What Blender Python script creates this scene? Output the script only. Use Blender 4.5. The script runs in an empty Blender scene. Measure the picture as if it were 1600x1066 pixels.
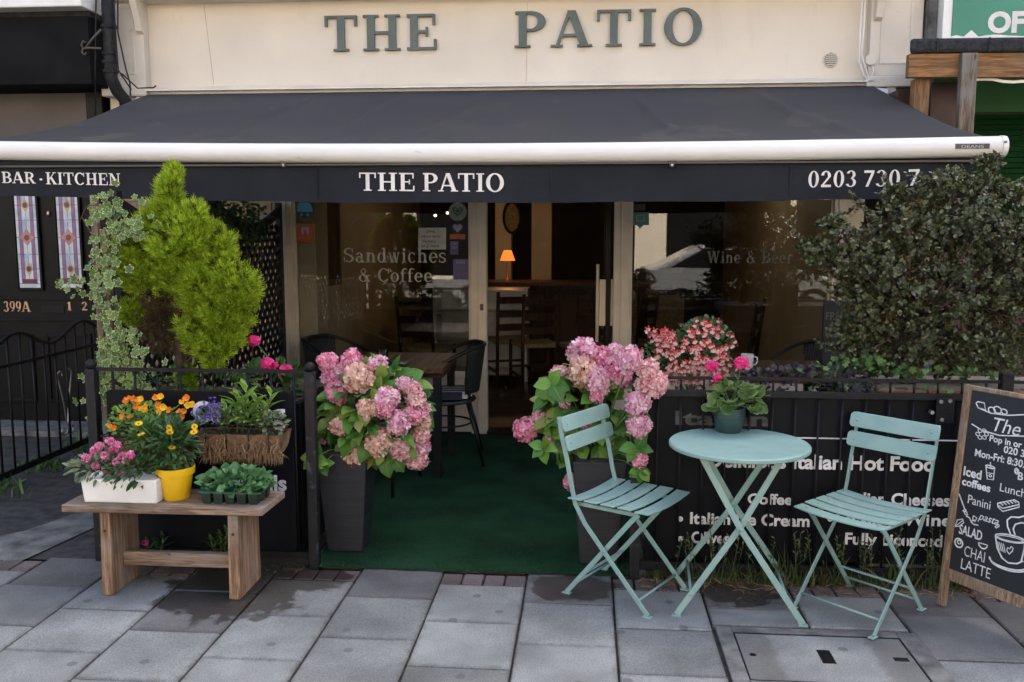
import bpy, math, random
import numpy as np
from mathutils import Vector, Matrix
random.seed(7); rng = np.random.default_rng(11)
R = math.radians
SC = bpy.context.scene; COL = SC.collection

# ---------------------------------------------------------------- camera, sky, sun, exposure
FPX, PITCH, YAW, EYE = 1420.0, R(7.14), R(4.71), 1.65
cd = bpy.data.cameras.new('camera'); cam = bpy.data.objects.new('camera', cd); COL.objects.link(cam)
cd.sensor_width = 36.0; cd.lens = 36.0 * FPX / 1600.0; cd.clip_start = 0.05; cd.clip_end = 500
cam.location = (0, 0, EYE); cam.rotation_euler = (math.pi / 2 - PITCH, 0, YAW)
SC.camera = cam
SUN_EL, SUN_AZ = R(52), R(28)          # behind the shop: the frontage stands in its own shade
sun_dir = Vector((math.sin(SUN_AZ) * math.cos(SUN_EL), math.cos(SUN_AZ) * math.cos(SUN_EL), math.sin(SUN_EL)))
W = bpy.data.worlds.new('World'); SC.world = W; W.use_nodes = True
nt = W.node_tree; nt.nodes.clear()
sky = nt.nodes.new('ShaderNodeTexSky'); sky.sky_type = 'NISHITA'; sky.sun_disc = False
sky.sun_elevation = SUN_EL; sky.sun_rotation = SUN_AZ; sky.dust_density = 6.0; sky.air_density = 1.0; sky.ozone_density = 0.35
bg = nt.nodes.new('ShaderNodeBackground'); bg.inputs[1].default_value = 0.14
wo = nt.nodes.new('ShaderNodeOutputWorld')
nt.links.new(sky.outputs[0], bg.inputs[0]); nt.links.new(bg.outputs[0], wo.inputs[0])
ld = bpy.data.lights.new('sun', 'SUN'); ld.energy = 3.6; ld.angle = R(0.6); ld.color = (1, .94, .84)
sun = bpy.data.objects.new('sun', ld); COL.objects.link(sun)
sun.rotation_euler = (-sun_dir).to_track_quat('-Z', 'Y').to_euler()
SC.view_settings.view_transform = 'Standard'; SC.view_settings.look = 'None'
SC.view_settings.exposure = 2.15; SC.view_settings.gamma = 1.0
SC.view_settings.use_curve_mapping = False

# ---------------------------------------------------------------- pixel helpers (direction only; depth from a plane)
_fw = Vector((-math.sin(YAW) * math.cos(PITCH), math.cos(YAW) * math.cos(PITCH), -math.sin(PITCH)))
_rt = Vector((math.cos(YAW), math.sin(YAW), 0)); _up = _rt.cross(_fw)
def ray(u, v): return _fw + _rt * ((u - 800) / FPX) + _up * ((533 - v) / FPX)
def G(u, v, z=0.0):
    d = ray(u, v); return Vector((0, 0, EYE)) + d * ((z - EYE) / d.z)
def P(u, v, y):
    d = ray(u, v); return Vector((0, 0, EYE)) + d * (y / d.y)

# ---------------------------------------------------------------- materials
def mat(name, col, rough=.6, var=.12, scale=8, bump=0, bscale=40, metal=0, spec=.5, objvar=0, col2=None, thr=None, coord='Object', stretch=None, coat=0):
    m = bpy.data.materials.new(name); m.use_nodes = True; t = m.node_tree; N = t.nodes; L = t.links
    b = N['Principled BSDF']; b.inputs['Roughness'].default_value = rough; b.inputs['Metallic'].default_value = metal
    b.inputs['Specular IOR Level'].default_value = spec; b.inputs['Coat Weight'].default_value = coat
    tc = N.new('ShaderNodeTexCoord'); src = tc.outputs[coord]
    if coord == 'World':
        pass
    if stretch:
        mp = N.new('ShaderNodeMapping'); mp.inputs['Scale'].default_value = stretch; L.new(src, mp.inputs[0]); src = mp.outputs[0]
    no = N.new('ShaderNodeTexNoise'); no.inputs['Scale'].default_value = scale; no.inputs['Detail'].default_value = 6; L.new(src, no.inputs['Vector'])
    mx = N.new('ShaderNodeMix'); mx.data_type = 'RGBA'
    c2 = col2 if col2 else tuple(max(0, c * (1 - var * 2.2)) for c in col)
    c1 = col if col2 else tuple(min(1, c * (1 + var)) for c in col)
    mx.inputs[6].default_value = (*c1, 1); mx.inputs[7].default_value = (*c2, 1)
    mr = N.new('ShaderNodeMapRange'); lo, hi = thr if thr else (.3, .7)
    mr.inputs[1].default_value = lo; mr.inputs[2].default_value = hi
    L.new(no.outputs[0], mr.inputs[0]); L.new(mr.outputs[0], mx.inputs[0])
    out = mx.outputs[2]
    if objvar:
        oi = N.new('ShaderNodeObjectInfo'); hs = N.new('ShaderNodeHueSaturation')
        r2 = N.new('ShaderNodeMapRange'); r2.inputs[3].default_value = 1 - objvar; r2.inputs[4].default_value = 1 + objvar
        L.new(oi.outputs['Random'], r2.inputs[0]); L.new(r2.outputs[0], hs.inputs['Value']); L.new(out, hs.inputs['Color']); out = hs.outputs[0]
    L.new(out, b.inputs['Base Color'])
    rr = N.new('ShaderNodeMapRange'); rr.inputs[3].default_value = max(0, rough - .1); rr.inputs[4].default_value = min(1, rough + .1)
    L.new(no.outputs[0], rr.inputs[0]); L.new(rr.outputs[0], b.inputs['Roughness'])
    if bump:
        n2 = N.new('ShaderNodeTexNoise'); n2.inputs['Scale'].default_value = bscale; n2.inputs['Detail'].default_value = 4; L.new(src, n2.inputs['Vector'])
        bp = N.new('ShaderNodeBump'); bp.inputs['Strength'].default_value = bump; bp.inputs['Distance'].default_value = .01
        L.new(n2.outputs[0], bp.inputs['Height']); L.new(bp.outputs[0], b.inputs['Normal'])
    return m

def leafmat(name, cols, trans=.3, rough=.45, edge=None, obj=False, spec=.35):
    """colour picked per leaf (mesh island, or object when each leaf is an object); optional pale leaf margin"""
    m = bpy.data.materials.new(name); m.use_nodes = True; t = m.node_tree; N = t.nodes; L = t.links
    b = N['Principled BSDF']; b.inputs['Roughness'].default_value = rough; b.inputs['Specular IOR Level'].default_value = spec
    if obj: rnd = N.new('ShaderNodeObjectInfo').outputs['Random']
    else: rnd = N.new('ShaderNodeNewGeometry').outputs['Random Per Island']
    cr = N.new('ShaderNodeValToRGB'); e = cr.color_ramp.elements
    n = len(cols)
    e[0].color = (*cols[0], 1); e[1].color = (*cols[-1], 1)
    for i in range(1, n - 1):
        k = e.new(i / (n - 1)); k.color = (*cols[i], 1)
    L.new(rnd, cr.inputs[0]); out = cr.outputs[0]
    tc = N.new('ShaderNodeTexCoord'); no = N.new('ShaderNodeTexNoise'); no.inputs['Scale'].default_value = 60; L.new(tc.outputs['Object'], no.inputs['Vector'])
    hs = N.new('ShaderNodeHueSaturation'); mr = N.new('ShaderNodeMapRange'); mr.inputs[3].default_value = .75; mr.inputs[4].default_value = 1.25
    L.new(no.outputs[0], mr.inputs[0]); L.new(mr.outputs[0], hs.inputs['Value']); L.new(out, hs.inputs['Color']); out = hs.outputs[0]
    if edge:
        at = N.new('ShaderNodeAttribute'); at.attribute_name = 'edge'
        ad = N.new('ShaderNodeMath'); ad.operation = 'ADD'; L.new(at.outputs['Fac'], ad.inputs[0])
        n3 = N.new('ShaderNodeMapRange'); n3.inputs[3].default_value = -.3; n3.inputs[4].default_value = .3; L.new(no.outputs[0], n3.inputs[0]); L.new(n3.outputs[0], ad.inputs[1])
        st = N.new('ShaderNodeMapRange'); st.inputs[1].default_value = edge[1]; st.inputs[2].default_value = edge[1] + .15; L.new(ad.outputs[0], st.inputs[0])
        mx = N.new('ShaderNodeMix'); mx.data_type = 'RGBA'; L.new(st.outputs[0], mx.inputs[0]); L.new(out, mx.inputs[6]); mx.inputs[7].default_value = (*edge[0], 1); out = mx.outputs[2]
    L.new(out, b.inputs['Base Color'])
    if trans:
        tr = N.new('ShaderNodeBsdfTranslucent'); L.new(out, tr.inputs[0])
        ms = N.new('ShaderNodeMixShader'); ms.inputs[0].default_value = trans
        L.new(b.outputs[0], ms.inputs[1]); L.new(tr.outputs[0], ms.inputs[2]); L.new(ms.outputs[0], N['Material Output'].inputs[0])
    return m

def glassmat(name, tint=(.86, .88, .86), ior=1.5, rough=0.0):
    m = bpy.data.materials.new(name); m.use_nodes = True; t = m.node_tree; N = t.nodes; L = t.links; N.remove(N['Principled BSDF'])
    tr = N.new('ShaderNodeBsdfTransparent'); tr.inputs[0].default_value = (*tint, 1)
    gl = N.new('ShaderNodeBsdfGlossy'); gl.inputs['Roughness'].default_value = rough
    fr = N.new('ShaderNodeFresnel'); fr.inputs[0].default_value = ior
    mu = N.new('ShaderNodeMath'); mu.operation = 'MULTIPLY'; mu.inputs[1].default_value = 1.9; L.new(fr.outputs[0], mu.inputs[0])
    ms = N.new('ShaderNodeMixShader'); L.new(mu.outputs[0], ms.inputs[0]); L.new(tr.outputs[0], ms.inputs[1]); L.new(gl.outputs[0], ms.inputs[2])
    L.new(ms.outputs[0], N['Material Output'].inputs[0]); return m

def emit(name, col, s):
    m = bpy.data.materials.new(name); m.use_nodes = True; b = m.node_tree.nodes['Principled BSDF']
    b.inputs['Base Color'].default_value = (*col, 1); b.inputs['Emission Color'].default_value = (*col, 1); b.inputs['Emission Strength'].default_value = s; return m

def slabmat(name, col, stain=True):
    m = mat(name, col, .8, .1, 5, .35, 90, objvar=.24, coord='Object')
    t = m.node_tree; N = t.nodes; L = t.links; b = N['Principled BSDF']
    src = b.inputs['Base Color'].links[0].from_socket; rs = b.inputs['Roughness'].links[0].from_socket
    ge = N.new('ShaderNodeNewGeometry')
    # speckle and dirt in world space
    sp = N.new('ShaderNodeTexNoise'); sp.inputs['Scale'].default_value = 210; sp.inputs['Detail'].default_value = 3; L.new(ge.outputs['Position'], sp.inputs['Vector'])
    big = N.new('ShaderNodeTexNoise'); big.inputs['Scale'].default_value = 2.3; big.inputs['Detail'].default_value = 8; L.new(ge.outputs['Position'], big.inputs['Vector'])
    hs = N.new('ShaderNodeHueSaturation'); L.new(src, hs.inputs['Color'])
    a1 = N.new('ShaderNodeMapRange'); a1.inputs[1].default_value = .25; a1.inputs[2].default_value = .75; a1.inputs[3].default_value = .55; a1.inputs[4].default_value = 1.45; L.new(sp.outputs[0], a1.inputs[0])
    a2 = N.new('ShaderNodeMapRange'); a2.inputs[1].default_value = .3; a2.inputs[2].default_value = .7; a2.inputs[3].default_value = .66; a2.inputs[4].default_value = 1.18; L.new(big.outputs[0], a2.inputs[0])
    mm = N.new('ShaderNodeMath'); mm.operation = 'MULTIPLY'; L.new(a1.outputs[0], mm.inputs[0]); L.new(a2.outputs[0], mm.inputs[1]); L.new(mm.outputs[0], hs.inputs['Value'])
    out = hs.outputs[0]
    # dirt worked in from the joints
    tc2 = N.new('ShaderNodeTexCoord'); sx = N.new('ShaderNodeSeparateXYZ'); L.new(tc2.outputs['Object'], sx.inputs[0]); ab = []
    for k_ in (0, 1):
        a_ = N.new('ShaderNodeMath'); a_.operation = 'ABSOLUTE'; L.new(sx.outputs[k_], a_.inputs[0]); ab.append(a_.outputs[0])
    mxe = N.new('ShaderNodeMath'); mxe.operation = 'MAXIMUM'; L.new(ab[0], mxe.inputs[0]); L.new(ab[1], mxe.inputs[1])
    ne = N.new('ShaderNodeTexNoise'); ne.inputs['Scale'].default_value = 22; ne.inputs['Detail'].default_value = 6; L.new(ge.outputs['Position'], ne.inputs['Vector'])
    ne2 = N.new('ShaderNodeMapRange'); ne2.inputs[3].default_value = -.035; ne2.inputs[4].default_value = .035; L.new(ne.outputs[0], ne2.inputs[0])
    ade = N.new('ShaderNodeMath'); ade.operation = 'ADD'; L.new(mxe.outputs[0], ade.inputs[0]); L.new(ne2.outputs[0], ade.inputs[1])
    ere = N.new('ShaderNodeMapRange'); ere.inputs[1].default_value = .178; ere.inputs[2].default_value = .205; ere.inputs[3].default_value = 0; ere.inputs[4].default_value = .5; L.new(ade.outputs[0], ere.inputs[0])
    me_ = N.new('ShaderNodeMix'); me_.data_type = 'RGBA'; L.new(ere.outputs[0], me_.inputs[0]); L.new(out, me_.inputs[6]); me_.inputs[7].default_value = (.06, .055, .05, 1); out = me_.outputs[2]
    # chewing gum spots
    vo = N.new('ShaderNodeTexVoronoi'); vo.voronoi_dimensions = '2D'; vo.inputs['Scale'].default_value = 2.6; L.new(ge.outputs['Position'], vo.inputs['Vector'])
    gs = N.new('ShaderNodeMapRange'); gs.inputs[1].default_value = .045; gs.inputs[2].default_value = .055; gs.inputs[3].default_value = .65; gs.inputs[4].default_value = 0; L.new(vo.outputs['Distance'], gs.inputs[0])
    mg = N.new('ShaderNodeMix'); mg.data_type = 'RGBA'; L.new(gs.outputs[0], mg.inputs[0]); L.new(out, mg.inputs[6]); mg.inputs[7].default_value = (.07, .07, .07, 1); out = mg.outputs[2]
    # spilled water: wet outlines around the watered plants
    dn = N.new('ShaderNodeTexNoise'); dn.inputs['Scale'].default_value = 9; dn.inputs['Detail'].default_value = 5; L.new(ge.outputs['Position'], dn.inputs['Vector'])
    dm = N.new('ShaderNodeMapRange'); dm.inputs[3].default_value = -.75; dm.inputs[4].default_value = .75; L.new(dn.outputs[0], dm.inputs[0])
    cur = None
    for (cx, cy, rx, ry) in ((-.06, 4.04, .20, .17), (.70, 4.02, .19, .14), (-1.60, 3.84, .34, .30), (-1.50, 4.05, .4, .22)):
        mp = N.new('ShaderNodeMapping'); mp.vector_type = 'POINT'
        mp.inputs['Location'].default_value = (-cx / rx, -cy / ry, 0); mp.inputs['Scale'].default_value = (1 / rx, 1 / ry, 0); L.new(ge.outputs['Position'], mp.inputs[0])
        ln = N.new('ShaderNodeVectorMath'); ln.operation = 'LENGTH'; L.new(mp.outputs[0], ln.inputs[0])
        if cur is None: cur = ln.outputs['Value']
        else:
            mi = N.new('ShaderNodeMath'); mi.operation = 'MINIMUM'; L.new(cur, mi.inputs[0]); L.new(ln.outputs['Value'], mi.inputs[1]); cur = mi.outputs[0]
    ad = N.new('ShaderNodeMath'); ad.operation = 'ADD'; L.new(cur, ad.inputs[0]); L.new(dm.outputs[0], ad.inputs[1])
    wt = N.new('ShaderNodeMapRange'); wt.inputs[1].default_value = .9; wt.inputs[2].default_value = 1.02; wt.inputs[3].default_value = 1; wt.inputs[4].default_value = 0; L.new(ad.outputs[0], wt.inputs[0])
    mw = N.new('ShaderNodeMix'); mw.data_type = 'RGBA'; mw.blend_type = 'MULTIPLY'; L.new(wt.outputs[0], mw.inputs[0]); L.new(out, mw.inputs[6]); mw.inputs[7].default_value = (.40, .36, .33, 1)
    L.new(mw.outputs[2], b.inputs['Base Color'])
    rm = N.new('ShaderNodeMix'); rm.data_type = 'FLOAT'; L.new(wt.outputs[0], rm.inputs[0]); L.new(rs, rm.inputs[2]); rm.inputs[3].default_value = .45; L.new(rm.outputs[0], b.inputs['Roughness'])
    return m

def woodmat(name, light, dark, axis, rough=.8, grey=(.2, .18, .16), gamt=.35):
    m = bpy.data.materials.new(name); m.use_nodes = True; t = m.node_tree; N = t.nodes; L = t.links; b = N['Principled BSDF']
    b.inputs['Specular IOR Level'].default_value = .25; b.inputs['Roughness'].default_value = rough
    tc = N.new('ShaderNodeTexCoord'); oi = N.new('ShaderNodeObjectInfo'); va = N.new('ShaderNodeVectorMath'); va.operation = 'ADD'; L.new(tc.outputs['Object'], va.inputs[0]); L.new(oi.outputs['Random'], va.inputs[1])
    def noise(sc, stretch, det=6, dist=0):
        src = va.outputs[0]
        if stretch:
            mp = N.new('ShaderNodeMapping'); mp.inputs['Scale'].default_value = tuple(1 if i == axis else stretch for i in range(3)); L.new(src, mp.inputs[0]); src = mp.outputs[0]
        n = N.new('ShaderNodeTexNoise'); n.inputs['Scale'].default_value = sc; n.inputs['Detail'].default_value = det; n.inputs['Distortion'].default_value = dist; L.new(src, n.inputs['Vector']); return n.outputs[0]
    def rng_(x, lo, hi, a, c):
        r = N.new('ShaderNodeMapRange'); r.inputs[1].default_value = lo; r.inputs[2].default_value = hi; r.inputs[3].default_value = a; r.inputs[4].default_value = c; L.new(x, r.inputs[0]); return r.outputs[0]
    def mix(f, a, c, mode='MIX'):
        x = N.new('ShaderNodeMix'); x.data_type = 'RGBA'; x.blend_type = mode; L.new(f, x.inputs[0])
        for v, i in ((a, 6), (c, 7)):
            if isinstance(v, tuple): x.inputs[i].default_value = (*v, 1)
            else: L.new(v, x.inputs[i])
        return x.outputs[2]
    grain = noise(3.2, 16, 8, .6); fine = noise(9, 34, 4); patch = noise(5, 0, 5); knot = noise(9, 2.5, 2)
    col = mix(rng_(grain, .42, .59, 0, 1), dark, light); col = mix(rng_(fine, .50, .60, 0, .75), col, tuple(c * .45 for c in dark))
    col = mix(rng_(patch, .48, .66, 0, gamt * 1.6), col, grey); col = mix(rng_(knot, .70, .74, 0, .8), col, tuple(c * .35 for c in dark))
    L.new(col, b.inputs['Base Color'])
    bp_ = N.new('ShaderNodeBump'); bp_.inputs['Strength'].default_value = .5; bp_.inputs['Distance'].default_value = .004; L.new(fine, bp_.inputs['Height']); L.new(bp_.outputs[0], b.inputs['Normal'])
    return m

def chips(m, col, lo, scale=26, amt=.85, world=False, stretch=None):
    """worn spots, drips and grime with shapes of their own, mixed over the paint"""
    t = m.node_tree; N = t.nodes; L = t.links; b = N['Principled BSDF']; src = b.inputs['Base Color'].links[0].from_socket
    vec = N.new('ShaderNodeNewGeometry').outputs['Position'] if world else N.new('ShaderNodeTexCoord').outputs['Object']
    if stretch:
        mp = N.new('ShaderNodeMapping'); mp.inputs['Scale'].default_value = stretch; L.new(vec, mp.inputs[0]); vec = mp.outputs[0]
    n = N.new('ShaderNodeTexNoise'); n.inputs['Scale'].default_value = scale; n.inputs['Detail'].default_value = 7; n.inputs['Roughness'].default_value = .65; L.new(vec, n.inputs['Vector'])
    r = N.new('ShaderNodeMapRange'); r.inputs[1].default_value = lo; r.inputs[2].default_value = lo + .035; r.inputs[3].default_value = 0; r.inputs[4].default_value = amt; L.new(n.outputs[0], r.inputs[0])
    x = N.new('ShaderNodeMix'); x.data_type = 'RGBA'; L.new(r.outputs[0], x.inputs[0]); L.new(src, x.inputs[6]); x.inputs[7].default_value = (*col, 1); L.new(x.outputs[2], b.inputs['Base Color'])

M = {}
M['slab'] = slabmat('paving_concrete', (.195, .205, .20)); M['slab_dark'] = slabmat('paving_aged', (.115, .115, .115)); M['brickpave'] = slabmat('paving_brick', (.12, .095, .092))
M['joint'] = mat('joint_dirt', (.045, .042, .038), .95, .3, 30, .5)
M['asphalt'] = mat('asphalt', (.045, .044, .043), .9, .3, 12, .9, 140)
M['road'] = mat('road_asphalt', (.16, .155, .145), .9, .15, 3, .5, 90)
M['tarconc'] = mat('worn_concrete', (.15, .15, .145), .9, .3, 9, .7, 110)
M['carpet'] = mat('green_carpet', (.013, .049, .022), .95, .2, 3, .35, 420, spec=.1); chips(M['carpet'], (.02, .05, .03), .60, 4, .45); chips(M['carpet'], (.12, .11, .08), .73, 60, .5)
M['soil'] = mat('soil', (.035, .026, .018), .95, .4, 30, 1.0, 60)
M['cream'] = mat('cream_render', (.70, .625, .515), .7, .04, 1.6, .15, 30); chips(M['cream'], (.62, .53, .42), .60, 1.6, .3, stretch=(2.2, 1, .7)); chips(M['cream'], (.5, .42, .33), .69, 5, .4)
M['creamtrim'] = mat('cream_trim', (.66, .60, .51), .55, .06, 3, .1, 20); chips(M['creamtrim'], (.42, .35, .28), .66, 9, .5)
M['frame'] = mat('cream_frame', (.56, .49, .40), .5, .08, 5)
M['white'] = mat('white_paint', (.78, .77, .74), .4, .06, 6)
M['barwhite'] = mat('awning_bar_white', (.72, .70, .67), .35, .04, 3, thr=(.3, .8)); chips(M['barwhite'], (.36, .33, .30), .67, 7, .6, stretch=(.5, 1, 1.6)); chips(M['barwhite'], (.2, .18, .17), .71, 22, .6)
M['awn'] = mat('awning_cloth', (.043, .043, .046), .85, .14, 2.2, .25, 300, col2=(.06, .056, .052), thr=(.45, .8), spec=.25); chips(M['awn'], (.085, .078, .068), .60, 1.7, .45, stretch=(1, .45, 1)); chips(M['awn'], (.10, .095, .09), .70, 11, .5)
M['val'] = mat('valance_cloth', (.017, .019, .025), .85, .1, 3, .2, 300, spec=.25)
M['lettergreen'] = mat('letter_green', (.085, .115, .105), .5, .1, 8)
M['letterwhite'] = mat('letter_white', (.74, .71, .68), .6, .06, 10)
M['signwhite'] = mat('sign_lettering', (.70, .70, .71), .6, .15, 14)
M['ghost'] = mat('faded_lettering', (.06, .056, .056), .7, .3, 20)
M['etch'] = mat('etched_lettering', (.46, .45, .40), .8, .1, 10)
M['black'] = mat('black_paint', (.005, .005, .0055), .42, .2, 6, .1, 30, spec=.18)
M['blackmatte'] = mat('black_board', (.006, .006, .0065), .75, .2, 4, .1, 20, spec=.15)
M['iron'] = mat('black_iron', (.0065, .007, .009), .5, .2, 20, .2, 60, spec=.25)
M['ironworn'] = mat('worn_post_paint', (.010, .0105, .013), .5, .2, 14, .2, 50, spec=.3, col2=(.05, .053, .06), thr=(.60, .67))
M['panel'] = mat('sign_panel_black', (.004, .0045, .0075), .45, .2, 4, spec=.14)
M['brown'] = mat('brown_panel', (.085, .07, .062), .6, .1, 3)
M['pipe'] = mat('downpipe_black', (.011, .011, .012), .6, .3, 14, .6, 60, spec=.3)
M['brass'] = mat('brass', (.55, .36, .26), .3, .1, 10, metal=.8)
M['steel'] = mat('dull_steel', (.4, .4, .4), .4, .1, 10, metal=.9)
M['mint'] = mat('mint_paint', (.235, .365, .335), .4, .05, 9, .08, 60, col2=(.185, .31, .29), thr=(.4, .75)); chips(M['mint'], (.09, .07, .05), .675, 38); chips(M['mint'], (.34, .42, .40), .66, 14, .5)
M['woodold'] = woodmat('weathered_wood', (.34, .235, .16), (.15, .10, .068), 0, grey=(.25, .21, .18), gamt=.5)
M['woodleg'] = woodmat('weathered_leg_wood', (.36, .225, .135), (.17, .10, .06), 2, grey=(.27, .21, .165), gamt=.45)
M['oak'] = woodmat('board_frame_wood', (.36, .25, .16), (.20, .135, .085), 2, .7, (.24, .2, .16))
M['timber'] = woodmat('lean_to_timber', (.32, .18, .085), (.17, .09, .045), 2, grey=(.2, .15, .1))
M['timberh'] = woodmat('lean_to_beam_timber', (.36, .19, .075), (.16, .08, .035), 0, grey=(.22, .14, .08))
M['stake'] = woodmat('stake_wood', (.25, .20, .145), (.12, .09, .065), 2, grey=(.2, .19, .17), gamt=.6)
M['tabletop'] = woodmat('table_wood', (.16, .07, .03), (.05, .022, .012), 1, .35, (.09, .05, .03))
M['darkwood'] = woodmat('dark_wood', (.06, .028, .014), (.025, .012, .007), 2, .5, (.04, .025, .018))
M['rush'] = mat('rush_seat', (.25, .19, .11), .8, .2, 30)
M['rattan'] = mat('black_rattan', (.006, .006, .007), .4, .2, 30, spec=.35)
M['planter'] = mat('dark_planter', (.014, .0155, .021), .6, .15, 3, .25, 25, stretch=(1, 1, 14)); chips(M['planter'], (.05, .048, .045), .64, 6, .5, stretch=(1, 1, 3)); chips(M['planter'], (.07, .06, .05), .68, 30, .5)
M['chalk'] = mat('chalkboard', (.011, .0125, .016), .6, .3, 3, col2=(.017, .019, .023), thr=(.4, .7))
M['chalkw'] = mat('chalk_white', (.7, .7, .7), .9, .1, 40)
M['felt'] = mat('roofing_felt', (.028, .029, .032), .95, .3, 40, .8, 160)
M['greensign'] = mat('green_sign', (.02, .23, .15), .35, .08, 2)
M['greenpaint'] = mat('green_board', (.035, .155, .035), .6, .15, 3)
M['shutter'] = mat('green_shutter', (.01, .065, .018), .4, .2, 5)
M['redbrown'] = mat('red_brown_paint', (.05, .018, .014), .5, .2, 6)
M['brick'] = mat('stock_brick', (.42, .31, .18), .9, .15, 20, .4, 50, objvar=.25)
M['brickred'] = mat('red_brick', (.22, .11, .065), .9, .2, 20, .4, 50, objvar=.25)
M['mortar'] = mat('mortar', (.30, .27, .22), .95, .1, 20)
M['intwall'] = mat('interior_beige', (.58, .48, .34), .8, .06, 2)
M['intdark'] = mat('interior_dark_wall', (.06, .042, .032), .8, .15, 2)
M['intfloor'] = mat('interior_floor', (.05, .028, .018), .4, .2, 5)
M['yellow'] = mat('yellow_plastic', (.72, .43, .005), .4, .05, 6)
M['coir'] = mat('coir', (.20, .115, .06), .95, .4, 40, 1.0, 90, col2=(.11, .06, .03), thr=(.3, .7))
M['coirhair'] = leafmat('coir_fibre', [(.12, .065, .03), (.26, .16, .085), (.36, .24, .13)], 0, .8)
M['greenpot'] = mat('green_pot', (.025, .06, .062), .45, .12, 6, .1, 40)
M['tray'] = mat('seed_tray', (.012, .03, .022), .35, .3, 20, coat=.2)
M['traygreen'] = mat('seed_tray_rim', (.015, .11, .06), .3, .2, 10)
M['cushion'] = mat('cushion_navy', (.022, .026, .045), .9, .1, 20)
M['cushionw'] = mat('cushion_white', (.62, .62, .62), .9, .1, 20)
M['red'] = mat('red_fabric', (.16, .02, .02), .9, .1, 10)
M['glass'] = glassmat('window_glass'); M['tumbler'] = glassmat('tumbler_glass', (.93, .95, .94), 1.45)
M['china'] = mat('white_china', (.75, .74, .7), .25, .03, 6)
M['stem'] = mat('green_stem', (.09, .14, .04), .6, .2, 10)
M['bark'] = mat('bark', (.075, .05, .033), .9, .3, 15, .6, 30)
M['shade'] = emit('lamp_shade_glow', (1.0, .23, .035), .26)
M['bulb'] = emit('bulb_glow', (1.0, .6, .3), 1.6)

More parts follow.
